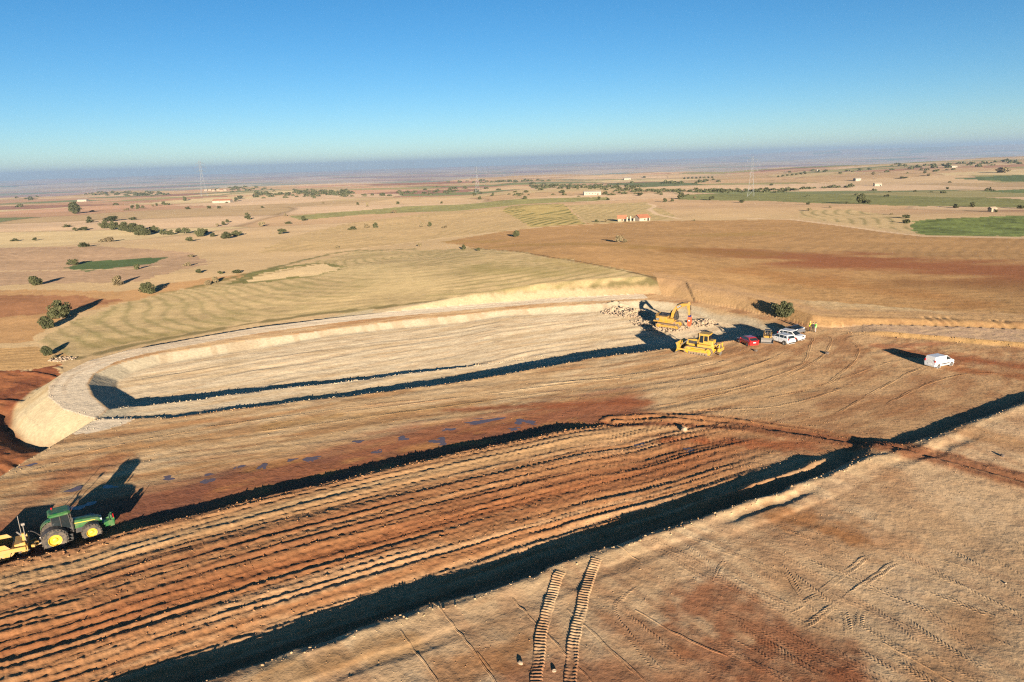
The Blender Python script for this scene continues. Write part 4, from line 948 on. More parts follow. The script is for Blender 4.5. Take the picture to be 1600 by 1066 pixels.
    for s in (-1, 1): fl.box((2.62, s * 0.42, 1.0), (0.85, 0.10, 0.16), (0, -0.35, 0)); fl.box((3.05, s * 0.62, 1.12), (0.25, 0.12, 0.55))
    fl.box((2.95, 0, 1.35), (0.12, 0.5, 0.3)); lk = fl.build('front_linkage', M_GREEN, t, 0.02)
    MB().rod((3.1, -0.66, 1.3), (3.1, -0.66, 1.75), 0.025, n=5).build('marker_rod', M_REDL, lk)
    MB().box((-0.85, 0, 1.75), (0.5, 0.5, 0.14)).box((-1.1, 0, 2.05), (0.14, 0.5, 0.6)).build('seat', M_BLK, t, 0.04)
    hk = MB(); hk.rod((-1.8, 0.35, 0.9), (-2.5, 0.42, 0.65), 0.05).rod((-1.8, -0.35, 0.9), (-2.5, -0.42, 0.65), 0.05).rod((-1.7, 0, 1.3), (-2.4, 0, 1.0), 0.04).box((-2.35, 0, 0.55), (0.7, 0.16, 0.08)); hk.build('hitch', M_GRY, t)
    settle(t, xy, rz, [(1.33, -0.95), (1.33, 0.95), (-1.33, -0.98), (-1.33, 0.98)])
    return xy, rz
TXY, TRZ = tractor()

def scraper():
    rz = TRZ - R(4); c, s = math.cos(TRZ), math.sin(TRZ)
    hx, hy = TXY[0] - 1.95 * c, TXY[1] - 1.95 * s                      # drawbar eye
    t = thing('towed_scraper', 'worn yellow towed earth scraper hitched behind the green tractor', 'scraper', (0, 0, 0))
    MB().box((-0.98, 0, 0.64), (0.9, 0.26, 0.26)).box((-0.62, 0, 0.52), (0.4, 0.36, 0.10)).build('drawbar', M_SCR, t, 0.02)
    b = MB(); b.box((-1.45, 0, 0.85), (0.45, 2.2, 0.42)).box((-1.85, 0, 1.12), (0.55, 1.7, 0.30)).box((-1.55, 0.75, 1.15), (0.5, 0.3, 0.5)).box((-1.55, -0.78, 1.1), (0.4, 0.25, 0.45)).box((-1.15, 0.42, 0.70), (0.9, 0.20, 0.22), (0, 0, 0.5)).box((-1.15, -0.42, 0.70), (0.9, 0.20, 0.22), (0, 0, -0.5))
    for q in (-1, 1): b.box((-2.6, q * 1.16, 0.98), (2.5, 0.16, 0.34), (0, 0.06, 0))
    b.build('front_frame', M_SCR, t, 0.02)
    for q in (-1, 1): wheel(t, (-1.55, q * 0.62, 0.42), 0.42, 0.36, 0.22, M_SCR, 0, q, 'front_wheel', 20)
    ps = MB().box((-1.45, -0.35, 1.45), (0.22, 0.22, 0.95)).build('lift_post', M_SCR, t, 0.02)
    MB().rod((-1.45, -0.35, 1.6), (-1.85, -0.35, 2.15), 0.07).build('lift_cylinder', M_GRY, ps)
    ms = MB().rod((-1.30, -0.62, 0.95), (-1.30, -0.62, 2.75), 0.035, n=6).build('mast', M_GRY, t)
    MB().box((-1.28, -0.62, 2.8), (0.26, 0.14, 0.2)).build('laser_receiver', M_GRY, ms, 0.01)
    MB().rod((-1.7, 0.7, 1.0), (-1.7, 0.7, 3.1), 0.03, n=6).build('mast', M_GRY, t)
    h = []
    for i in range(9): u = i / 8; h.append((-0.3 - 1.6 * u, 0.15, 1.0 + 0.75 * math.sin(math.pi * u)))
    MB().pipe(h, 0.04).build('hose', M_BLK, t)
    bw = MB()
    for q in (-1, 1): bw.prism([(-5.4, 0.25), (-2.6, 0.25), (-2.3, 1.05), (-2.7, 1.55), (-5.4, 1.7)], q * 1.05, q * 1.12)
    bw.box((-4.0, 0, 0.30), (2.8, 2.1, 0.08)).box((-5.35, 0, 0.98), (0.1, 2.1, 1.4)).build('bowl', M_SCR, t)
    MB().prism([(-2.55, 0.3), (-2.2, 0.6), (-2.15, 1.1), (-2.3, 1.15), (-2.35, 0.65), (-2.65, 0.38)], -1.02, 1.02).build('apron', M_SCR, t)
    MB().box((-6.2, 0, 0.85), (1.6, 0.5, 0.4)).box((-6.6, 0, 0.62), (0.25, 2.0, 0.25)).build('rear_frame', M_SCR, t, 0.03)
    for q in (-1, 1): wheel(t, (-6.6, q * 0.95, 0.62), 0.62, 0.5, 0.33, M_SCR, 0, q, 'rear_wheel', 22)
    settle(t, (hx, hy), rz, [(-1.55, -0.6), (-1.55, 0.6), (-6.6, -0.9), (-6.6, 0.9)])
scraper()

# ------------------------------------------------------------------ crawler undercarriage
def crawler(t, y, L, h, w, pitch, wheels, mat_frame, name='crawler_track'):
    r = h / 2; cx = L / 2 - r; path = []
    n = int(2 * (2 * cx + math.pi * r) / 2 / pitch); tot = 4 * cx + 2 * math.pi * r; n = int(tot / pitch)
    tr = MB()
    for i in range(n):
        s = tot * i / n
        if s < 2 * cx: x, z, a = -cx + s, h, 0
        elif s < 2 * cx + math.pi * r: a = (s - 2 * cx) / r; x, z = cx + r * math.sin(a), r + r * math.cos(a)
        elif s < 4 * cx + math.pi * r: x, z, a = cx - (s - 2 * cx - math.pi * r), 0, math.pi
        else: a = math.pi + (s - 4 * cx - math.pi * r) / r; x, z = -cx + r * math.sin(a), r + r * math.cos(a)
        q = Matrix.Rotation(a, 3, 'Y'); P = []
        for dx, dz in ((-pitch * 0.47, -0.06), (pitch * 0.47, -0.06), (pitch * 0.47, 0.0), (pitch * 0.12, 0.0), (pitch * 0.08, 0.055), (-pitch * 0.08, 0.055), (-pitch * 0.12, 0.0), (-pitch * 0.47, 0.0)):
            v = q @ Vector((dx, 0, dz)); P.append((x + v.x, z + v.z))
        tr.prism(P, y - w / 2, y + w / 2)
    trk = tr.build(name, M_TRACK, t)
    MB().box((0, y, r), (2 * cx, w * 0.45, h * 0.42)).build('track_frame', mat_frame, trk, 0.03)
    for i in range(wheels):
        x = -cx * 0.8 + 1.6 * cx * i / (wheels - 1); MB().lathe([(0.001, -w * 0.36), (r * 0.34, -w * 0.34), (r * 0.34, w * 0.34), (0.001, w * 0.36)], (x, y, 0.06 + r * 0.34), 14).build('roller', M_TRACK, trk)
    for x, k in ((-cx, 0.86), (cx, 0.84)): MB().lathe([(0.001, -w * 0.38), (r * 0.3, -w * 0.38), (r * 0.35, -w * 0.25), (r * k, -w * 0.2), (r * k, w * 0.2), (r * 0.35, w * 0.25), (r * 0.3, w * 0.38), (0.001, w * 0.38)], (x, y, r), 18).build('drive_wheel', mat_frame, trk)
    return trk

def text_on(parent, txt, loc, rot, size, mat, name='lettering'):
    cu = bpy.data.curves.new(name, 'FONT'); cu.body = txt; cu.size = size; cu.align_x = 'CENTER'; cu.align_y = 'CENTER'; cu.extrude = 0.004
    o = bpy.data.objects.new(name, cu); COL.objects.link(o)
    me = bpy.data.meshes.new_from_object(o); bpy.data.objects.remove(o); me.name = name; me.materials.clear(); me.materials.append(mat)
    return inst(name, me, parent, loc, rot)

def excavator():
    p = RC([(1046, 509)])[0]; rz = R(-30)
    t = thing('excavator', 'yellow tracked excavator with orange-red breaker hammer among broken rock', 'excavator', (0, 0, 0))
    for s in (-1, 1): crawler(t, s * 1.27, 4.5, 0.98, 0.62, 0.21, 6, M_YEL)
    MB().box((0, 0, 0.72), (1.7, 2.0, 0.45)).lathe([(0.8, 0), (0.8, 0.3)], (0, 0, 0.85), 20, 'z').build('undercarriage', M_TRACK, t)
    h = thing0('upper_body', t); h.location = (0, 0, 0); h.rotation_euler = (0, 0, R(0))
    MB().box((-0.9, 0, 1.28), (3.9, 2.7, 0.24)).build('deck', M_YEL, t, 0.03)
    cw = []
    for a in range(-4, 5): an = R(a * 14); cw.append((-1.55 - 1.25 * math.cos(an), 1.42 * math.sin(an) / math.sin(R(56))))
    P = [[(x, y, z) for x, y in cw] + [(-1.75, 1.42, z), (-1.75, -1.42, z)] for z in (1.2, 2.28)]
    MB().loft(P).build('counterweight', M_YEL, t, 0.04)
    MB().box((-0.95, 0, 1.85), (1.55, 2.72, 0.95)).build('engine_house', M_YEL, t, 0.06)
    MB().box((-1.0, 0.1, 2.37), (1.7, 1.9, 0.12)).box((-0.3, 0.1, 2.42), (0.5, 1.0, 0.2)).rod((-1.2, -0.7, 2.3), (-1.2, -0.7, 2.95), 0.07).build('engine_hood', M_BLK, t, 0.03)
    MB().box((0.45, -1.0, 1.75), (1.25, 0.7, 0.7)).build('side_box', M_YEL, t, 0.05)
    c = MB(); c.prism([(-0.12, 1.4), (1.35, 1.4), (1.42, 1.9), (1.15, 3.0), (0.0, 3.05), (-0.15, 2.6)], 0.42, 1.36); cb = c.build('cab', M_BLK, t, 0.04)
    MB().add([(1.385, 0.48, 1.55), (1.385, 1.30, 1.55), (1.44, 1.30, 1.92), (1.44, 0.48, 1.92), (1.20, 1.30, 2.92), (1.20, 0.48, 2.92)], [(0, 1, 2, 3), (3, 2, 4, 5)]).build('windscreen', M_GLASS, cb)
    for y in (0.405, 1.375): MB().add([(0.05, y, 2.0), (1.25, y, 1.95), (1.08, y, 2.9), (0.05, y, 2.92)], [(0, 1, 2, 3)]).build('window', M_GLASS, cb)
    # boom, stick, breaker
    cen = [(0.35, 1.75), (0.75, 3.15), (1.35, 4.1), (2.3, 4.75), (3.35, 5.05)]; wid = [0.22, 0.36, 0.40, 0.33, 0.20]
    up, dn = [], []
    for i, (x, z) in enumerate(cen):
        a = cen[max(i - 1, 0)]; b = cen[min(i + 1, 4)]; d = Vector((b[0] - a[0], b[1] - a[1])).normalized(); up.append((x - d.y * wid[i], z + d.x * wid[i])); dn.append((x + d.y * wid[i], z - d.x * wid[i]))
    bo = MB(); Pq = []
    for i in range(5): Pq.append([(up[i][0], -0.24, up[i][1]), (up[i][0], 0.24, up[i][1]), (dn[i][0], 0.24, dn[i][1]), (dn[i][0], -0.24, dn[i][1])])
    bm_ = bo.loft(Pq).build('boom', M_YEL, t, 0.02)
    dec = MB().box((1.75, -0.245, 4.42), (0.95, 0.02, 0.40), (0, -0.55, 0)).build('logo_panel', M_BLK, bm_)
    text_on(bm_, 'CAT', (1.75, -0.262, 4.42), (R(90), R(-31.5), 0), 0.40, M_WPNT)
    MB().box((-1.95, -1.44, 1.75), (0.62, 0.03, 0.5)).build('logo_panel', M_BLK, t)
    text_on(t, 'CAT', (-1.95, -1.46, 1.75), (R(90), 0, 0), 0.30, M_WPNT)
    for s in (-1, 1):
        MB().rod((0.95, s * 0.36, 1.65), (1.15, s * 0.36, 3.0), 0.10).rod((1.15, s * 0.36, 3.0), (1.45, s * 0.36, 3.85), 0.06).build('lift_cylinder', M_BLK, t)
    MB().rod((1.3, 0, 4.65), (2.4, 0, 5.3), 0.11).rod((2.4, 0, 5.3), (3.55, 0, 5.55), 0.06).build('stick_cylinder', M_BLK, bm_)
    sk = MB().loft([[(x - w, -0.19, z), (x + w, -0.19, z), (x + w, 0.19, z), (x - w, 0.19, z)] for x, z, w in ((3.62, 5.6, 0.12), (3.5, 5.0, 0.30), (3.62, 4.0, 0.22), (3.72, 2.85, 0.15))]).build('stick', M_YEL, t, 0.02)
    MB().rod((3.85, 0, 4.9), (4.0, 0, 4.0), 0.09).rod((4.0, 0, 4.0), (4.05, 0, 3.1), 0.05).build('bucket_cylinder', M_BLK, sk)
    MB().box((3.85, 0, 2.75), (0.5, 0.5, 0.35)).build('breaker_bracket', M_BLU, sk, 0.03)
    br = MB().loft([[(3.85 + a, b, z) for a, b in ((-w, -w * 0.9), (w, -w * 0.9), (w, w * 0.9), (-w, w * 0.9))] for z, w in ((2.58, 0.30), (2.3, 0.34), (1.0, 0.31), (0.7, 0.20))]).build('breaker_hammer', M_HAM, t, 0.03)
    MB().rod((3.85, 0, 0.75), (3.87, 0, 0.0), 0.075, 0.05, 10).build('chisel', M_GRY, br)
    MB().box((3.85, -0.30, 1.9), (0.30, 0.02, 0.22)).build('white_decal', M_WPNT, br)
    bpy.data.objects.remove(h)
    settle(t, (p[0], p[1]), rz, [(-1.8, -1.2), (-1.8, 1.2), (1.8, -1.2), (1.8, 1.2)])
excavator()

def bulldozer():
    xy, rz = RC([(1094, 552)])[0][:2], R(146)
    t = thing('bulldozer', 'yellow crawler bulldozer with rear ripper at basin edge', 'bulldozer', (0, 0, 0))
    for s in (-1, 1): crawler(t, s * 1.08, 4.6, 1.22, 0.58, 0.22, 7, M_DZY)
    MB().box((-0.2, 0, 1.0), (4.0, 1.45, 0.8)).build('hull', M_DZY, t, 0.05)
    secs = [[(x, -w, 1.3), (x, w, 1.3), (x, w, z - 0.15), (x, w * 0.75, z), (x, -w * 0.75, z), (x, -w, z - 0.15)] for x, w, z in ((0.1, 0.62, 2.35), (1.2, 0.60, 2.28), (2.15, 0.58, 2.15), (2.2, 0.5, 2.0))]
    hd = MB().loft(secs).build('hood', M_DZY, t, 0.02)
    for s in (-1, 1): MB().box((1.1, s * 0.62, 1.8), (1.4, 0.03, 0.5)).build('engine_grille', M_BLK, hd)
    MB().rod((0.6, -0.25, 2.2), (0.6, -0.25, 3.2), 0.10, 0.08).build('exhaust', M_BLK, hd); MB().rod((1.1, 0.25, 2.2), (1.1, 0.25, 2.75), 0.09).build('air_cleaner', M_BLK, hd)
    for s in (-1, 1): MB().box((-0.9, s * 1.06, 1.55), (2.1, 0.62, 0.42)).build('fender', M_DZY, t, 0.04)
    cb = MB().prism([(-1.45, 1.75), (0.12, 1.75), (0.2, 2.2), (0.02, 3.28), (-1.38, 3.28)], -0.82, 0.82).build('cab', M_DZY, t, 0.03)
    for s in (-1, 1):
        MB().add([(-0.62, s * 0.83, 1.95), (0.02, s * 0.83, 1.95), (0.02, s * 0.83, 2.35), (-0.08, s * 0.83, 3.1), (-0.62, s * 0.83, 3.1)], [(0, 1, 2, 3, 4)]).build('window', M_GLASS, cb)
        MB().add([(-1.32, s * 0.83, 2.25), (-0.74, s * 0.83, 2.25), (-0.74, s * 0.83, 3.1), (-1.30, s * 0.83, 3.1)], [(0, 1, 2, 3)]).build('window', M_GLASS, cb)
    MB().add([(-1.46, -0.7, 2.3), (-1.46, 0.7, 2.3), (-1.41, 0.7, 3.1), (-1.41, -0.7, 3.1)], [(0, 1, 2, 3)]).build('rear_window', M_GLASS, cb)
    MB().add([(0.21, -0.7, 2.3), (0.21, 0.7, 2.3), (0.05, 0.7, 3.12), (0.05, -0.7, 3.12)], [(0, 1, 2, 3)]).build('windscreen', M_GLASS, cb)
    MB().box((-0.68, 0, 3.36), (1.75, 1.85, 0.14)).build('cab_roof', M_DZY, cb, 0.03)
    MB().box((-1.75, 0, 1.9), (0.75, 1.7, 1.05)).build('fuel_tank', M_DZY, t, 0.08)
    # blade
    pr = []
    for i in range(7): a = R(-38 + 76 * i / 6); pr.append((3.62 - 0.0 - 1.35 * math.cos(a) + 0.95, 0.88 + 1.25 * math.sin(a)))
    P = [(x, z) for x, z in pr] + [(x - 0.10, z) for x, z in pr[::-1]]
    bl = MB().prism(P, -1.95, 1.95).build('blade', M_DZY, t); MB().box((3.42, 0, 0.12), (0.12, 3.9, 0.22)).build('cutting_edge', M_GRY, bl)
    for s in (-1, 1):
        MB().box((1.3, s * 1.52, 0.62), (3.7, 0.16, 0.26)).build('push_arm', M_DZY, t, 0.02)
        MB().rod((1.9, s * 0.78, 2.1), (2.9, s * 0.85, 1.2), 0.09).build('lift_cylinder', M_GRY, t)
    # ripper
    rp = MB(); 
    for s in (-1, 1):
        rp.box((-2.65, s * 0.55, 1.05), (1.1, 0.18, 0.22)); rp.box((-2.6, s * 0.5, 1.75), (1.15, 0.14, 0.16), (0, 0.25, 0)); rp.box((-2.2, s * 0.62, 1.35), (0.25, 0.16, 1.1))
        rp.box((-3.2, s * 0.8, 1.75), (0.14, 0.14, 0.85))
    rp.box((-3.25, 0, 1.15), (0.42, 2.1, 0.55)); rp.box((-3.25, 0, 2.1), (0.12, 1.7, 0.12)); rip = rp.build('ripper_frame', M_DZY, t, 0.03)
    for s in (-1, 1): MB().rod((-2.25, s * 0.28, 1.95), (-3.1, s * 0.28, 1.35), 0.08).build('ripper_cylinder', M_GRY, rip)
    MB().prism([(-3.12, 1.5), (-3.42, 1.5), (-3.45, 0.55), (-3.3, 0.12), (-3.0, 0.0), (-3.12, 0.35), (-3.16, 0.6)], -0.07, 0.07).build('ripper_shank', M_GRY, rip)
    settle(t, (xy[0], xy[1]), rz, [(-1.9, -1.1), (-1.9, 1.1), (1.9, -1.1), (1.9, 1.1)])
bulldozer()

# ------------------------------------------------------------------ road vehicles
def car(name, label, cat, rear_px, front_px, side, paint, P):
    """P: L, W, wb, belt, roof, nose (hood height), cabin profile points"""
    W = P['W'] / 2; wb = P['wb']; xy, rz, _ = ground_pose(rear_px, front_px, W - 0.12, side)
    t = thing(name, label, cat, (0, 0, 0)); r = P['r']; zs = 0.22 if P['r'] < 0.33 else 0.28
    secs = []
    for x, w, zt_ in P['hull']:
        w *= W; secs.append([(x, -w * 0.88, zs), (x, w * 0.88, zs), (x, w, zs + 0.16), (x, w, zt_ - 0.14), (x, w * 0.94, zt_), (x, -w * 0.94, zt_), (x, -w, zt_ - 0.14), (x, -w, zs + 0.16)])
    body = MB().loft(secs).build('body', paint, t, 0.02)
    prof = P['cabin']; belt = min(z for x, z in prof); top = max(z for x, z in prof); K = P.get('tum', 0.82)
    ins = lambda x, z: 1 - (1 - K) * (z - belt) / (top - belt)
    MB().prism(prof, -W * 0.93, W * 0.93, ins).build('cabin', paint, t, 0.03)
    for s in (-1, 1):
        for poly in P['wins']:
            MB().add([(x, s * (W * 0.93 * ins(x, z) + 0.012), z) for x, z in poly], [tuple(range(len(poly)))]).build('window', M_GLASS, t)
        for x in (-wb / 2, wb / 2):
            wheel(t, (x, s * (W - 0.05), r), r, 0.21, r * 0.60, M_RIM, 0, s, n=20)
            MB().lathe([(r * 1.12, 0.0), (0.001, 0.0)], (x, s * (W + 0.006), r + 0.01), 18).build('wheel_well', M_BLK, t)
            MB().lathe([(r * 1.22, -0.02), (r * 1.22, 0.02), (r * 1.10, 0.02), (r * 1.10, -0.02), (r * 1.22, -0.02)], (x, s * (W + 0.0), r), 20).build('wheel_arch', M_BLK if P.get('clad') else paint, t)
        MB().box((P['mx'], s * (W + 0.09), belt + 0.08), (0.14, 0.2, 0.15)).build('mirror', M_BLK if P.get('clad') else paint, t, 0.02)
        MB().box((P['front'] - 0.09, s * W * 0.70, P['nose'] - 0.20), (0.16, W * 0.42, 0.15)).build('headlight', M_LAMP, t, 0.02)
        MB().box((P['rear'] + 0.03, s * W * 0.84, P['tail']), (0.10, W * 0.22, 0.34)).build('tail_light', M_REDL, t, 0.02)
        if P.get('strip'): MB().box((0.05, s * (W + 0.015), 0.58), (wb * 0.62, 0.04, 0.16)).build('side_moulding', M_BLK, t)
        for hx in P.get('handles', ()): MB().box((hx, s * (W + 0.012), belt - 0.14), (0.2, 0.03, 0.04)).build('door_handle', M_BLK, t)
        if P.get('rails'): MB().pipe([(P['rails'][0], s * W * 0.70, top + 0.02), (P['rails'][0] - 0.1, s * W * 0.70, top + 0.09), (P['rails'][1] + 0.1, s * W * 0.70, top + 0.09), (P['rails'][1], s * W * 0.70, top + 0.02)], 0.025).build('roof_rail', M_GRY if paint is not M_DKC else M_RIM, t)
        if P.get('seam'):
            for sxx in P['seam']: MB().box((sxx, s * (W + 0.004), 0.75), (0.02, 0.012, 0.75)).build('door_gap', M_BLK, t)
    def screen(nm, a, b, off):
        (x0, z0), (x1, z1) = a, b; y0 = W * 0.93 * ins(x0, z0) - 0.07; y1 = W * 0.93 * ins(x1, z1) - 0.07
        MB().add([(x0 + off, -y0, z0), (x0 + off, y0, z0), (x1 + off, y1, z1), (x1 + off, -y1, z1)], [(0, 1, 2, 3)]).build(nm, M_GLASS, t)
    screen('windscreen', *P['ws'], 0.02)
    if 'rw' in P: screen('rear_window', *P['rw'], -0.02)
    MB().box((P['front'] - 0.03, 0, 0.42), (0.14, W * 1.8, 0.24)).build('front_bumper', M_BLK if P.get('clad') else paint, t, 0.04)
    MB().box((P['rear'] + 0.02, 0, 0.45), (0.14, W * 1.8, 0.24)).build('rear_bumper', M_BLK if P.get('clad') else paint, t, 0.04)
    MB().box((P['front'] + 0.0, 0, P['nose'] - 0.22), (0.06, W * 0.85, 0.16)).build('grille', M_BLK, t)
    MB().box((P['rear'] - 0.045, 0, 0.68 if not P.get('van') else 0.60), (0.02, 0.5, 0.11)).build('number_plate', M_WPNT, t)
    settle(t, xy, rz, [(-wb / 2, -W + .1), (-wb / 2, W - .1), (wb / 2, -W + .1), (wb / 2, W - .1)])
    return t
VAN = dict(W=1.82, wb=2.72, r=0.32, front=2.02, rear=-2.05, nose=0.96, tail=1.05, mx=0.95, strip=True, van=True, tum=0.86, seam=(-0.55, 0.42), handles=(0.5, -0.4),
           hull=[(-2.06, 0.95, 1.04), (-1.9, 1.0, 1.08), (0.0, 1.0, 1.08), (1.1, 1.0, 1.08), (1.65, 0.97, 1.0), (1.94, 0.88, 0.90), (2.04, 0.75, 0.76)],
           cabin=[(-2.02, 1.04), (1.42, 1.04), (0.62, 1.60), (0.35, 1.67), (-1.8, 1.69), (-1.96, 1.62)], wins=[[(0.30, 1.08), (1.22, 1.08), (1.16, 1.18), (0.58, 1.55), (0.32, 1.55)]], ws=((1.38, 1.07), (0.66, 1.57)))
SUV = dict(W=1.82, wb=2.67, r=0.35, front=2.13, rear=-2.13, nose=1.08, tail=1.05, mx=0.85, clad=True, tum=0.84, rails=(0.1, -1.6), handles=(0.35, -0.75), seam=(-0.2, 0.85),
           hull=[(-2.14, 0.93, 1.05), (-1.9, 1.0, 1.12), (0.0, 1.0, 1.10), (1.0, 1.0, 1.10), (1.7, 0.97, 1.06), (2.05, 0.9, 0.98), (2.16, 0.78, 0.80)],
           cabin=[(-2.0, 1.06), (1.22, 1.06), (0.45, 1.60), (0.15, 1.66), (-1.55, 1.66), (-1.75, 1.58)],
           wins=[[(-0.12, 1.13), (0.95, 1.13), (0.45, 1.53), (-0.12, 1.56)], [(-1.02, 1.13), (-0.22, 1.13), (-0.22, 1.56), (-1.02, 1.56)], [(-1.70, 1.20), (-1.12, 1.14), (-1.12, 1.55), (-1.52, 1.52)]], ws=((1.17, 1.10), (0.50, 1.57)), rw=((-1.96, 1.15), (-1.77, 1.55)))
HAT = dict(W=1.74, wb=2.50, r=0.31, front=2.0, rear=-1.98, nose=0.88, tail=0.92, mx=0.75, tum=0.80, handles=(0.25, -0.7), seam=(-0.25, 0.75),
           hull=[(-1.98, 0.92, 0.90), (-1.75, 1.0, 0.96), (0.0, 1.0, 0.93), (0.9, 1.0, 0.92), (1.5, 0.96, 0.84), (1.88, 0.88, 0.74), (2.02, 0.75, 0.60)],
           cabin=[(-1.85, 0.92), (1.15, 0.90), (0.32, 1.40), (0.0, 1.46), (-1.15, 1.45), (-1.42, 1.38)],
           wins=[[(-0.15, 0.98), (0.90, 0.98), (0.30, 1.34), (-0.15, 1.37)], [(-1.0, 1.0), (-0.25, 0.98), (-0.25, 1.37), (-1.0, 1.34)], [(-1.5, 1.05), (-1.1, 1.02), (-1.1, 1.32)]], ws=((1.10, 0.94), (0.36, 1.37)), rw=((-1.80, 0.98), (-1.46, 1.35)))
car('delivery_van', 'white panel van parked alone on red soil', 'van', (1463, 575.5), (1487, 571), -1, M_VANW, VAN)
car('parked_car', 'dark red hatchback parked beside the yellow bulldozer', 'car', (1169, 541), (1155, 535), 1, M_REDC, HAT)
car('parked_suv', 'white off-road car parked behind the small loader bucket', 'car', (1226, 539), (1206, 533.5), 1, M_WHITE, SUV)
car('parked_suv', 'white off-road car with roof rails facing the standing workers', 'car', (1221, 530), (1243, 534), -1, M_WHITE, SUV)
car('parked_suv', 'dark blue car with roof rails behind the white cars', 'car', (1227, 521.5), (1248, 525), -1, M_DKC, SUV)

def loader():
    p = RC([(1199, 533)])[0]; rz = R(-112)
    t = thing('small_loader', 'small yellow loader with grey bucket between red and white cars', 'loader', (0, 0, 0))
    for s in (-1, 1):
        for x in (-0.55, 0.55): wheel(t, (x, s * 0.62, 0.36), 0.36, 0.26, 0.20, M_YEL, 0, s, n=18)
    MB().box((-0.1, 0, 0.72), (1.9, 0.95, 0.6)).box((-0.75, 0, 1.1), (0.65, 0.95, 0.45)).build('body', M_YEL, t, 0.05)
    cg = MB()
    for s in (-1, 1): cg.rod((0.3, s * 0.42, 1.0), (0.2, s * 0.42, 1.95), 0.04); cg.rod((-0.45, s * 0.42, 1.0), (-0.45, s * 0.42, 1.95), 0.04)
    cg.box((-0.12, 0, 1.98), (0.85, 1.0, 0.07)); cg.build('cab_cage', M_BLK, t)
    MB().box((-0.15, 0, 1.1), (0.4, 0.45, 0.12)).box((-0.32, 0, 1.35), (0.1, 0.45, 0.5)).build('seat', M_BLK, t, 0.03)
    am = MB()
    for s in (-1, 1): am.box((0.25, s * 0.60, 1.22), (1.7, 0.10, 0.16), (0, 0.32, 0)); am.box((1.15, s * 0.52, 0.72), (0.12, 0.10, 0.75), (0, -0.2, 0))
    am.build('lift_arm', M_YEL, t)
    bk = MB(); pr = [(1.3, 0.85), (1.22, 0.45), (1.35, 0.10), (2.05, 0.04), (2.05, 0.09), (1.42, 0.16), (1.30, 0.46), (1.38, 0.83)]
    bk.prism(pr, -0.95, 0.95)
    for s in (-1, 1): bk.prism([(1.3, 0.85), (1.22, 0.45), (1.35, 0.10), (2.05, 0.06), (1.7, 0.5)], s * 0.93, s * 0.97)
    bk.build('bucket', M_GRY, t)
    settle(t, (p[0], p[1]), rz, [(-0.55, -.6), (-0.55, .6), (.55, -.6), (.55, .6)])
loader()

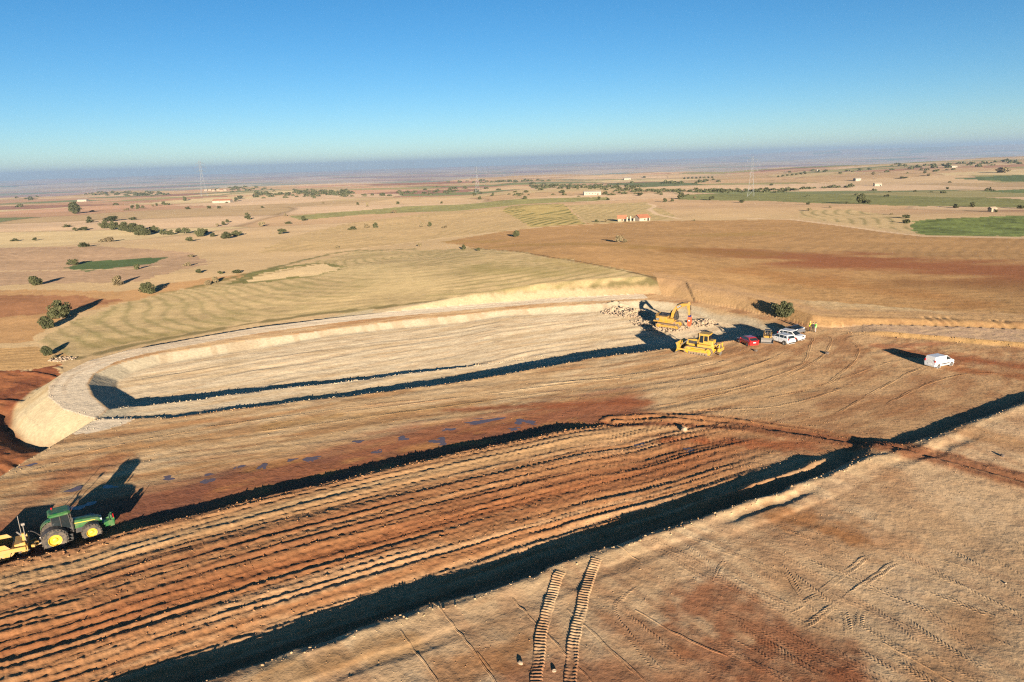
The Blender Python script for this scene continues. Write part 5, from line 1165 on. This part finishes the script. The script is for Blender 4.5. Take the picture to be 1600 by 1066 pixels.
# ------------------------------------------------------------------ people
M_SKIN = plain('skin', (0.45, 0.27, 0.18), 0.6)
def bodymat(name, legs, torso, arms):
    m, N, L, b = newmat(name); b.inputs['Roughness'].default_value = 0.85
    at = N.new('ShaderNodeAttribute'); at.attribute_name = 'cloth'; rp = N.new('ShaderNodeValToRGB'); rp.color_ramp.interpolation = 'CONSTANT'
    e = rp.color_ramp.elements; e[0].position = 0; e[0].color = (0.05, 0.04, 0.03, 1); e[1].position = 0.2; e[1].color = (*legs, 1)
    for p_, c in ((0.4, torso), (0.6, arms), (0.8, (0.45, 0.27, 0.18))): q = e.new(p_); q.color = (*c, 1)
    L.new(at.outputs['Fac'], rp.inputs['Fac']); L.new(rp.outputs['Color'], b.inputs['Base Color']); return m
def person(px, rz, label, legs, torso, vest, helmet, arm_pose, hair=(0.05, 0.035, 0.02)):
    p = RC([px])[0]; t = thing('person', label, 'person', (p[0], p[1], p[2] - 0.01), rz)
    V_ = []; E = []; Rr = []
    def jv(x, y, z, r, par=None):
        V_.append((x, y, z)); Rr.append(r)
        if par is not None: E.append((par, len(V_) - 1))
        return len(V_) - 1
    pel = jv(0, 0, 0.95, 0.15); wa = jv(0.0, 0, 1.10, 0.135, pel); ch = jv(0.01, 0, 1.32, 0.165, wa); nk = jv(0.0, 0, 1.50, 0.060, ch); h0 = jv(0.015, 0, 1.58, 0.075, nk); h1 = jv(0.02, 0, 1.68, 0.092, h0); jv(0.015, 0, 1.76, 0.075, h1)
    for s in (-1, 1):
        hp = jv(0, s * 0.10, 0.90, 0.095, pel); kn = jv(0.02, s * 0.12, 0.50, 0.062, hp); an = jv(-0.01, s * 0.13, 0.10, 0.045, kn); he = jv(0.03, s * 0.135, 0.045, 0.045, an); jv(0.17, s * 0.15, 0.035, 0.035, he)
        sh = jv(0, s * 0.19, 1.42, 0.062, ch); (ex, ey, ez), (wx, wy, wz) = arm_pose
        el = jv(ex, s * ey, ez, 0.046, sh); wr = jv(wx, s * wy, wz, 0.032, el); d = Vector((wx - ex, s * (wy - ey), wz - ez)).normalized()
        pm = jv(wx + d.x * 0.07, s * wy + d.y * 0.07, wz + d.z * 0.07, 0.034, wr); c = Vector((wx, s * wy, wz)) + d * 0.07; side = d.cross(Vector((0, 1, 0.1))).normalized()
        for k_ in range(4):
            o_ = side * (-0.027 + 0.018 * k_); a = c + d * 0.05 + o_; q = jv(a.x, a.y, a.z, 0.010, pm); L_ = (0.07, 0.08, 0.075, 0.06)[k_]; b_ = a + d * L_ * 0.9 + Vector((0.01, 0, -0.01)); jv(b_.x, b_.y, b_.z, 0.008, q)
        a = c - d * 0.03 - side * 0.045; q = jv(a.x, a.y, a.z, 0.011, wr); b_ = a + d * 0.06 - side * 0.01; jv(b_.x, b_.y, b_.z, 0.009, q)
    me = bpy.data.meshes.new('body'); me.from_pydata(V_, E, []); o = bpy.data.objects.new('body', me); COL.objects.link(o)
    o.modifiers.new('skin', 'SKIN'); sv = me.skin_vertices[0].data
    for i, r in enumerate(Rr): sv[i].radius = (r, r); sv[i].use_root = (i == 0)
    m2 = o.modifiers.new('sub', 'SUBSURF'); m2.levels = 1; m2.render_levels = 1
    dg = bpy.context.evaluated_depsgraph_get(); nm = bpy.data.meshes.new_from_object(o.evaluated_get(dg)); bpy.data.objects.remove(o)
    nm.name = 'body'; n = len(nm.vertices); co = np.zeros(n * 3); nm.vertices.foreach_get('co', co); co = co.reshape(-1, 3)
    cl = np.full(n, 0.5); cl[co[:, 2] < 1.0] = 0.3; cl[(co[:, 2] < 0.09)] = 0.1; armm = (np.abs(co[:, 1]) > 0.215) & (co[:, 2] > 0.62) | ((co[:, 0] > 0.2) & (co[:, 2] > 0.8)); cl[armm] = 0.7
    (ex, ey, ez), (wx, wy, wz) = arm_pose; hand = np.hypot(np.hypot(co[:, 0] - wx, np.abs(co[:, 1]) - wy), co[:, 2] - wz) < 0.05; dv = np.array([wx - ex, wy - ey, wz - ez]); dv /= np.linalg.norm(dv)
    along = (co[:, 0] - wx) * dv[0] + (np.abs(co[:, 1]) - wy) * dv[1] + (co[:, 2] - wz) * dv[2]; cl[armm & (along > 0.0)] = 0.9; cl[co[:, 2] > 1.49] = 0.9
    a = nm.attributes.new('cloth', 'FLOAT', 'POINT'); a.data.foreach_set('value', cl.astype(np.float32))
    for f in nm.polygons: f.use_smooth = True
    nm.materials.clear(); nm.materials.append(bodymat('clothing', legs, torso, torso)); b = inst('body', nm, t)
    MB().loft([[(0.125 + 0, -0.03, 1.66), (0.125, 0.03, 1.66), (0.135, 0.02, 1.61), (0.135, -0.02, 1.61)], [(0.10, -0.03, 1.68), (0.10, 0.03, 1.68), (0.10, 0.03, 1.60), (0.10, -0.03, 1.60)]]).build('nose', M_SKIN, b)
    for s in (-1, 1):
        MB().box((0.115, s * 0.035, 1.685), (0.012, 0.022, 0.012)).build('eye', M_DARK, b); MB().box((0.01, s * 0.098, 1.665), (0.04, 0.02, 0.06)).build('ear', M_SKIN, b, 0.006)
    MB().box((0.108, 0, 1.585), (0.012, 0.045, 0.01)).build('mouth', plain('lips', (0.3, 0.1, 0.08), 0.6), b)
    if vest:
        mt = plain('hi_vis_vest', vest, 0.7); P = []
        for z, rx, ry in ((0.93, 0.185, 0.215), (1.1, 0.175, 0.20), (1.32, 0.20, 0.225), (1.44, 0.16, 0.20), (1.49, 0.10, 0.13)):
            P.append([(0.005 + rx * math.cos(2 * math.pi * i / 16), ry * math.sin(2 * math.pi * i / 16), z) for i in range(16)])
        v = MB().loft(P, False).build('vest', mt, b, 0, True)
        MB().loft([[(x * 1.02, y * 1.02, z) for x, y, z in [(0.182 * math.cos(2 * math.pi * i / 16), 0.207 * math.sin(2 * math.pi * i / 16), zz) for i in range(16)]] for zz in (1.10, 1.15)], False).build('reflective_band', M_WPNT, v)
    if helmet:
        MB().lathe([(0.125, 0.0), (0.112, 0.02), (0.108, 0.06), (0.08, 0.105), (0.001, 0.12)], (0.02, 0, 1.715), 14, 'z').build('helmet', plain('helmet_shell', helmet, 0.4), b)
    else:
        MB().lathe([(0.104, -0.03), (0.106, 0.03), (0.085, 0.075), (0.001, 0.095)], (0.0, 0, 1.715), 12, 'z').build('hair', plain('hair', hair, 0.8), b)
down = ((-0.02, 0.25, 1.14), (0.06, 0.25, 0.90)); bent = ((-0.03, 0.26, 1.14), (0.20, 0.18, 1.10))
person((1265, 517.5), R(-35), 'worker in yellow vest, yellow helmet and black trousers', (0.015, 0.015, 0.018), (0.03, 0.03, 0.035), (0.75, 0.85, 0.02), (0.75, 0.55, 0.02), bent)
person((1270, 519.5), R(60), 'worker in dark jacket and dark trousers standing between two vests', (0.02, 0.018, 0.016), (0.02, 0.02, 0.025), None, None, down)
person((1274, 519), R(150), 'worker in bright green vest and pale grey trousers', (0.30, 0.28, 0.28), (0.06, 0.06, 0.07), (0.16, 0.85, 0.05), None, bent)

# ------------------------------------------------------------------ stones
M_STONE = plain('limestone', (0.34, 0.245, 0.16), 0.95, var=0.35, scale=2.0)
M_STONED = plain('dark_stone', (0.12, 0.09, 0.07), 0.95, var=0.3, scale=2.0)
ICO = [(0, 0, 1), (0.894, 0, 0.447), (0.276, 0.851, 0.447), (-0.724, 0.526, 0.447), (-0.724, -0.526, 0.447), (0.276, -0.851, 0.447), (0.724, 0.526, -0.447), (-0.276, 0.851, -0.447), (-0.894, 0, -0.447), (-0.276, -0.851, -0.447), (0.724, -0.526, -0.447), (0, 0, -1)]
ICF = [(0, 1, 2), (0, 2, 3), (0, 3, 4), (0, 4, 5), (0, 5, 1), (1, 6, 2), (2, 7, 3), (3, 8, 4), (4, 9, 5), (5, 10, 1), (6, 7, 2), (7, 8, 3), (8, 9, 4), (9, 10, 5), (10, 6, 1), (11, 7, 6), (11, 8, 7), (11, 9, 8), (11, 10, 9), (11, 6, 10)]
def stones(name, P, S, mat, label, cat, seed, squash=0.75):
    g = np.random.RandomState(seed); n = len(P); base = np.array(ICO); F = np.array(ICF)
    V_ = np.tile(base[None], (n, 1, 1)) * (0.7 + 0.55 * g.rand(n, 12, 1)); A = g.rand(n) * 6.28; c, s = np.cos(A), np.sin(A)
    V_ = V_ * np.stack([0.8 + 0.6 * g.rand(n), 0.7 + 0.4 * g.rand(n), np.full(n, squash)], 1)[:, None, :]
    X = V_[:, :, 0] * c[:, None] - V_[:, :, 1] * s[:, None]; Y = V_[:, :, 0] * s[:, None] + V_[:, :, 1] * c[:, None]
    V_ = np.stack([X, Y, V_[:, :, 2]], 2) * np.asarray(S)[:, None, None] + np.asarray(P)[:, None, :]
    me = bpy.data.meshes.new(name); me.vertices.add(n * 12); me.vertices.foreach_set('co', V_.astype(np.float32).ravel())
    L_ = (F[None] + (np.arange(n) * 12)[:, None, None]).ravel(); me.loops.add(len(L_)); me.loops.foreach_set('vertex_index', L_.astype(np.int32)); me.polygons.add(n * 20); me.polygons.foreach_set('loop_start', (np.arange(n * 20) * 3).astype(np.int32))
    me.update(calc_edges=True); me.materials.append(mat); o = bpy.data.objects.new(name, me); COL.objects.link(o); tag(o, label, cat); return o
def boulder(px, size, mat, label, seed):
    p = RC([px])[0]; g = random.Random(seed); b = MB(); vs = []
    mid = {}; V_ = [Vector(v) for v in ICO]; F = []
    def mp(a, b_):
        k_ = (min(a, b_), max(a, b_))
        if k_ not in mid: V_.append(((V_[a] + V_[b_]) / 2).normalized()); mid[k_] = len(V_) - 1
        return mid[k_]
    for a, b_, c in ICF: ab, bc, ca = mp(a, b_), mp(b_, c), mp(c, a); F += [(a, ab, ca), (b_, bc, ab), (c, ca, bc), (ab, bc, ca)]
    sq = Vector((g.uniform(0.85, 1.3), g.uniform(0.7, 1.0), g.uniform(0.6, 0.85)))
    b.add([(v.x * sq.x * (k_ := g.uniform(0.78, 1.12)) * size, v.y * sq.y * k_ * size, v.z * sq.z * k_ * size) for v in V_], F)
    o = b.build('boulder', mat); o.location = (p[0], p[1], p[2] + size * 0.35); o.rotation_euler = (0, 0, g.random() * 6); tag(o, label, 'rock'); return o
boulder((1069, 673), 0.42, M_STONE, 'lone pale boulder with dark shadow on red rutted ground', 1)
boulder((1292, 553), 0.36, M_STONED, 'dark upright rock on trampled soil below the workers', 2)
boulder((1181, 549), 0.30, M_STONED, 'dark rock with pale chips in front of the red car', 3)
boulder((1566, 713), 0.24, M_STONED, 'dark rock beside the red cross track', 4)
boulder((866, 1049), 0.13, M_STONE, 'small pale stone between the crawler track marks', 5)
boulder((813, 1037), 0.17, M_STONE, 'broken pale clod at edge of crawler track mark', 6)
boulder((1571, 912), 0.10, M_STONE, 'small stone casting a sharp shadow on treaded soil', 7)
g = np.random.RandomState(3)
def around(px, n, rad, smin, smax, seed):
    c = RC([px])[0]; q = np.random.RandomState(seed); a = q.rand(n) * 6.28; r = rad * np.sqrt(q.rand(n)); x = c[0] + r * np.cos(a) * 1.3; y = c[1] + r * np.sin(a); s = smin + (smax - smin) * q.rand(n) ** 2.2
    return np.column_stack([x, y, H(x, y) + s * 0.25]), s
for i, (px, n, rad, lab) in enumerate([((990, 490), 260, 3.0, 'heap of broken pale rock behind the excavator'), ((962, 487), 130, 2.4, 'smaller rubble heap at the foot of the far slope'), ((1040, 510), 240, 3.6, 'broken rock spread under the excavator tracks'),
                                       ((1098, 505), 130, 2.4, 'rubble ring beyond the breaker chisel'), ((1018, 503), 180, 3.2, 'low spread of rubble left of the excavator'), ((98, 562), 90, 1.7, 'pale stone heap by the bend of the basin road')]):
    P, S = around(px, int(n * 1.8), rad, 0.06, 0.30, 20 + i)
    o = stones('rock_rubble', P, S, M_STONE, lab.replace(' left of the', ' at the rear of the'), 'rubble', 40 + i); o['kind'] = 'stuff'
# loose clods along edges and over the worked soil
def clods():
    q = np.random.RandomState(12); pts_ = []; sz = []
    def along(L, n, lo, hi, smin, smax):
        seg = np.hypot(*(L[1:] - L[:-1]).T); cs = np.concatenate([[0], np.cumsum(seg)]); u = q.rand(n) * cs[-1]; k_ = np.clip(np.searchsorted(cs, u) - 1, 0, len(seg) - 1); f = (u - cs[k_]) / seg[k_]
        d = (L[1:] - L[:-1])[k_] / seg[k_][:, None]; off = lo + (hi - lo) * q.rand(n); xy_ = L[k_] + (L[1:] - L[:-1])[k_] * f[:, None] + np.column_stack([-d[:, 1], d[:, 0]]) * off[:, None]
        pts_.append(xy_); sz.append(smin + (smax - smin) * q.rand(n) ** 3)
    along(C1[2:-1], 1500, -0.9, 1.4, 0.02, 0.10); along(C2[2:-2], 1300, -1.2, 1.0, 0.02, 0.10); along(C1[2:-4], 3800, 1.5, 19, 0.02, 0.075); along(LB, 900, -0.8, 0.8, 0.03, 0.12); along(LA[1:], 600, -0.6, 0.8, 0.03, 0.12)
    along(TRK, 700, -2.6, 2.6, 0.02, 0.08); along(C1[3:-2], 1500, -9, -0.5, 0.015, 0.05); along(KCUR[1:-1], 1200, -8, 8, 0.02, 0.075); along(RN[:-1], 400, -0.5, 1.2, 0.03, 0.13); along(FAR[3:-1], 260, 0.4, 4, 0.02, 0.08); along(S_OUT[3:9], 160, -1, 1, 0.02, 0.09)
    xy_ = np.vstack(pts_); s = np.concatenate(sz); m = np.hypot(xy_[:, 0], xy_[:, 1]) < 190; xy_, s = xy_[m], s[m]
    z = H(xy_[:, 0], xy_[:, 1]); o = stones('soil_clods', np.column_stack([xy_, z + s * 0.2]), s, M_CLOD, 'loose soil clods and stones strewn along edges and ruts', 'clods', 77); o['kind'] = 'stuff'
    c = soil(xy_[:, 0], xy_[:, 1]); ca = o.data.color_attributes.new('soil', 'FLOAT_COLOR', 'POINT'); ca.data.foreach_set('color', np.repeat(np.column_stack([c, np.ones(len(c))]), 12, axis=0).astype(np.float32).ravel())
M_CLOD = soilmat('clod_soil', 0.3, 0.3)
clods()

# ------------------------------------------------------------------ imprints of crawler shoes and tyre lugs pressed into the soil
def imprint(name, pix, width, pitch, kind, depth, z=0.0, lift=0.02, step=None, seed=0):
    L = PL(pix, z)
    # smooth the line
    for _ in range(3):
        N = [L[0]]
        for a, b in zip(L[:-1], L[1:]): N += [a * 0.75 + b * 0.25, a * 0.25 + b * 0.75]
        N.append(L[-1]); L = np.array(N)
    seg = np.hypot(*(L[1:] - L[:-1]).T); cs = np.concatenate([[0], np.cumsum(seg)]); step = step or pitch / 6.0; s = np.arange(0, cs[-1], step); X = np.interp(s, cs, L[:, 0]); Y = np.interp(s, cs, L[:, 1])
    dx = np.gradient(X); dy = np.gradient(Y); l = np.hypot(dx, dy) + 1e-9; nx, ny = -dy / l, dx / l; m = 11; u = np.linspace(-1, 1, m)
    wob = 0.06 * noise(s / 0.7, s * 0, 300 + seed)
    GX = X[:, None] + nx[:, None] * (u[None] * width / 2 + wob[:, None]); GY = Y[:, None] + ny[:, None] * (u[None] * width / 2 + wob[:, None]); S = np.repeat(s[:, None], m, 1); U = np.repeat(u[None], len(s), 0)
    br = noise(S / 2.2, U * 1.2, 310 + seed)
    if kind == 'shoe': ph = S / pitch; h = depth * (np.abs(((ph % 1) - 0.5)) * 2) ** 0.7 * ss(br + 0.4 * noise(S / 0.6, U * 3, 330 + seed), -1.0, 0.25) + 0.03 * np.abs(U) ** 4 * (1 + br)
    else: ph = (S + np.abs(U) * width * 0.55) / pitch + 0.5 * (U > 0); h = depth * ss(np.abs((ph % 1) - 0.5) * 2, 0.25, 0.8) * ss(br, -0.9, 0.5) * (np.abs(U) > 0.08)
    edge = ss(1 - np.abs(U), 0.0, 0.22); endf = ss(np.minimum(S, cs[-1] - S), 0, 0.8 if kind == 'shoe' else 3.0)
    Z = H(GX, GY) + (lift + h) * edge * endf - 0.025 * (1 - edge * endf)
    x, y = GX.ravel(), GY.ravel(); V_ = np.column_stack([x, y, Z.ravel()]); n = len(s); I, J = np.meshgrid(np.arange(n - 1), np.arange(m - 1), indexing='ij')
    F = np.column_stack([(I * m + J).ravel(), (I * m + J + 1).ravel(), ((I + 1) * m + J + 1).ravel(), ((I + 1) * m + J).ravel()])[:, ::-1]
    e1 = V_[F[:, 2]] - V_[F[:, 0]]; e2 = V_[F[:, 3]] - V_[F[:, 1]]; fn = np.cross(e1, e2)
    if fn[:, 2].mean() < 0: F = F[:, ::-1]; fn = -fn
    vn_ = np.zeros_like(V_)
    for k_ in range(4):
        for c in range(3): vn_[:, c] += np.bincount(F[:, k_], fn[:, c], len(V_))
    vn_ /= np.linalg.norm(vn_, axis=1, keepdims=True) + 1e-12
    return sheet(name, V_, F, soil(x, y), vn_, M_SOIL)
imprint('crawler_track_mark', [(840, 1110), (838, 1050), (842, 1000), (856, 945), (868, 905), (878, 884)], 0.86, 0.29, 'shoe', 0.08)
imprint('crawler_track_mark', [(890, 1110), (889, 1060), (894, 1010), (905, 955), (918, 905), (934, 866)], 0.86, 0.29, 'shoe', 0.08, seed=1)
TY = [[(960, 925), (985, 960), (1040, 1000), (1110, 1050)], [(975, 905), (1005, 900), (960, 935), (962, 960), (1000, 1005), (1060, 1066)], [(1230, 850), (1290, 875), (1360, 905), (1430, 930), (1520, 965)],
      [(1220, 868), (1260, 905), (1330, 950), (1400, 995), (1500, 1050)], [(1185, 852), (1230, 880), (1250, 920), (1280, 945)], [(1430, 860), (1480, 890), (1550, 920), (1640, 965)], [(1410, 890), (1470, 915), (1540, 940), (1620, 975)],
      [(1390, 930), (1440, 970), (1500, 1005), (1570, 1040), (1650, 1080)], [(1360, 1000), (1400, 1020), (1470, 1060), (1540, 1100)], [(1110, 965), (1150, 985), (1200, 1015), (1260, 1050)], [(1140, 950), (1190, 985), (1260, 1030), (1330, 1066)],
      [(1290, 985), (1340, 1000), (1400, 1035), (1450, 1066)], [(1320, 920), (1322, 950), (1330, 985), (1325, 1010)], [(1350, 925), (1345, 960), (1340, 990)], [(1150, 850), (1120, 890), (1105, 920)], [(1530, 760), (1560, 775), (1610, 800)],
      [(1560, 815), (1590, 830), (1640, 850)], [(1450, 820), (1500, 850), (1570, 885)], [(1330, 1040), (1370, 1060), (1400, 1080)], [(1060, 1010), (1100, 1030), (1160, 1066)], [(1500, 960), (1560, 985), (1640, 1015)],
      [(1230, 985), (1300, 940), (1380, 880), (1420, 855)], [(1205, 960), (1270, 925), (1340, 870), (1375, 845)], [(1440, 1010), (1500, 1030), (1590, 1066)]]
rt = random.Random(31)
for i in range(34):
    a0, b0 = rt.uniform(960, 1560), rt.uniform(800, 1000); L0 = rt.uniform(160, 330); tl = rt.uniform(0.42, 0.62); cv = rt.uniform(-28, 28)
    TY.append([(a0, b0), (a0 + L0 * 0.33, b0 + L0 * 0.33 * tl + cv * 0.7), (a0 + L0 * 0.66, b0 + L0 * 0.66 * tl + cv), (a0 + L0, b0 + L0 * tl)])
for i, p in enumerate(TY): imprint('tyre_track_mark', p, 0.62, 0.25, 'lug', 0.040 if i < 24 else 0.024, lift=0.0, step=0.05, seed=i + 3)
TR2 = [[(1274, 522), (1263, 545), (1262, 562), (1240, 577), (1150, 607), (1040, 632)], [(1292, 520), (1302, 530), (1284, 560), (1222, 592), (1120, 618), (1000, 640)], [(1244, 540), (1185, 570), (1100, 592), (980, 606)], [(1330, 600), (1240, 632), (1140, 642), (1040, 638)],
       [(1400, 560), (1330, 585), (1260, 610), (1180, 625)], [(1600, 588), (1550, 580), (1500, 583), (1440, 600), (1370, 640)], [(980, 590), (800, 612), (640, 632), (500, 650)], [(900, 608), (760, 628), (560, 655), (380, 680)], [(700, 622), (560, 636), (420, 655), (280, 676)], [(330, 670), (210, 690), (110, 715), (20, 750)],
       [(1150, 560), (1060, 578), (950, 590), (820, 606)], [(1480, 560), (1420, 580), (1350, 620), (1300, 650)], [(1330, 530), (1345, 545), (1330, 570), (1290, 600)]]
for i, p in enumerate(TR2): imprint('tyre_track_mark', p, 0.55, 0.30, 'lug', 0.036, z=ZT - 0.1, lift=0.0, step=0.08, seed=i + 60)
# thin welts left between the roller passes
WELT = [[(795, 925), (860, 990), (910, 1040), (950, 1080)], [(670, 930), (720, 985), (760, 1040), (790, 1080)], [(740, 1005), (775, 1050)], [(880, 940), (930, 985), (1000, 1050)], [(915, 970), (985, 1035), (1040, 1080)], [(985, 940), (1060, 985), (1150, 1020)],
        [(620, 975), (655, 1020), (690, 1066)], [(960, 845), (1010, 880)], [(1370, 985), (1470, 1040), (1560, 1090)]]
for i, p in enumerate(WELT): imprint('soil_welt', p, 0.13, 0.3, 'shoe', 0.01, lift=0.022, step=0.10, seed=i + 40)

# ------------------------------------------------------------------ puddles on the wet strip
def watermat():
    m, N, L, b = newmat('muddy_water'); b.inputs['Base Color'].default_value = (0.16, 0.095, 0.065, 1); b.inputs['Roughness'].default_value = 0.12; b.inputs['Specular IOR Level'].default_value = 0.6
    geo = N.new('ShaderNodeNewGeometry'); n = N.new('ShaderNodeTexNoise'); n.inputs['Scale'].default_value = 3.0; L.new(geo.outputs['Position'], n.inputs['Vector'])
    bp = N.new('ShaderNodeBump'); bp.inputs['Strength'].default_value = 0.05; bp.inputs['Distance'].default_value = 0.02; L.new(n.outputs['Fac'], bp.inputs['Height']); L.new(bp.outputs['Normal'], b.inputs['Normal']); return m
M_WATER = watermat()
PUD = [(487, 717, 0.8, 0.5), (457, 717, 0.5, 0.35), (410, 731, 0.7, 0.4), (263, 748, 0.55, 0.5), (327, 741, 0.5, 0.4), (324, 752, 0.6, 0.35), (590, 706, 0.5, 0.3), (685, 690, 1.2, 0.45), (630, 685, 0.7, 0.3), (757, 656, 2.3, 0.5), (742, 660, 1.1, 0.45), (820, 660, 1.1, 0.6),
       (700, 671, 0.9, 0.25), (800, 671, 0.8, 0.3), (1000, 695, 0.7, 0.3), (1076, 703, 0.5, 0.35), (45, 727, 0.9, 0.3), (110, 768, 1.0, 0.45), (125, 790, 1.1, 0.5), (170, 762, 0.7, 0.3), (375, 729, 0.5, 0.25), (560, 690, 0.6, 0.2)]
for i, ((a, b, rx, ry), p) in enumerate(zip(PUD, RC([q[:2] for q in PUD]))):
    q = np.random.RandomState(90 + i); n = 40; th = np.linspace(0, 2 * math.pi, n, endpoint=False); rr = 1 + 0.28 * np.sin(2 * th + q.rand() * 6) + 0.2 * np.sin(3 * th + q.rand() * 6) + 0.12 * np.sin(5 * th + q.rand() * 6) + 0.06 * q.normal(size=n)
    lx = rx * rr * np.cos(th); ly = ry * rr * np.sin(th) * 1.9; x = p[0] + lx * 0.885 - ly * 0.465; y = p[1] + lx * 0.465 + ly * 0.885
    zz = float(np.median(H(p[0] + 0.5 * (x - p[0]), p[1] + 0.5 * (y - p[1])))) + 0.004
    pb = MB(); pb.add([(u, v, zz) for u, v in zip(x, y)], [tuple(range(n))]); o = pb.build('puddle', M_WATER); o['kind'] = 'structure'

# ------------------------------------------------------------------ the hazy air
hz = bpy.data.meshes.new('haze')
bx, z0, z1 = 38000.0, -420.0, 190.0
hv = [(sx * bx, sy * bx, z) for z in (z0, z1) for sx, sy in ((-1, -1), (1, -1), (1, 1), (-1, 1))]
hz.from_pydata(hv, [], [(3, 2, 1, 0), (4, 5, 6, 7), (0, 1, 5, 4), (1, 2, 6, 5), (2, 3, 7, 6), (3, 0, 4, 7)])
haze = bpy.data.objects.new('haze', hz); COL.objects.link(haze); haze['kind'] = 'stuff'
hm = bpy.data.materials.new('haze'); hm.use_nodes = True; hn = hm.node_tree.nodes; hn.clear()
ho = hn.new('ShaderNodeOutputMaterial'); hp = hn.new('ShaderNodeVolumePrincipled')
hp.inputs['Color'].default_value = (0.54, 0.74, 0.98, 1); hp.inputs['Density'].default_value = 7.4e-5; hp.inputs['Anisotropy'].default_value = 0.36
hm.node_tree.links.new(hp.outputs[0], ho.inputs['Volume']); hz.materials.append(hm)
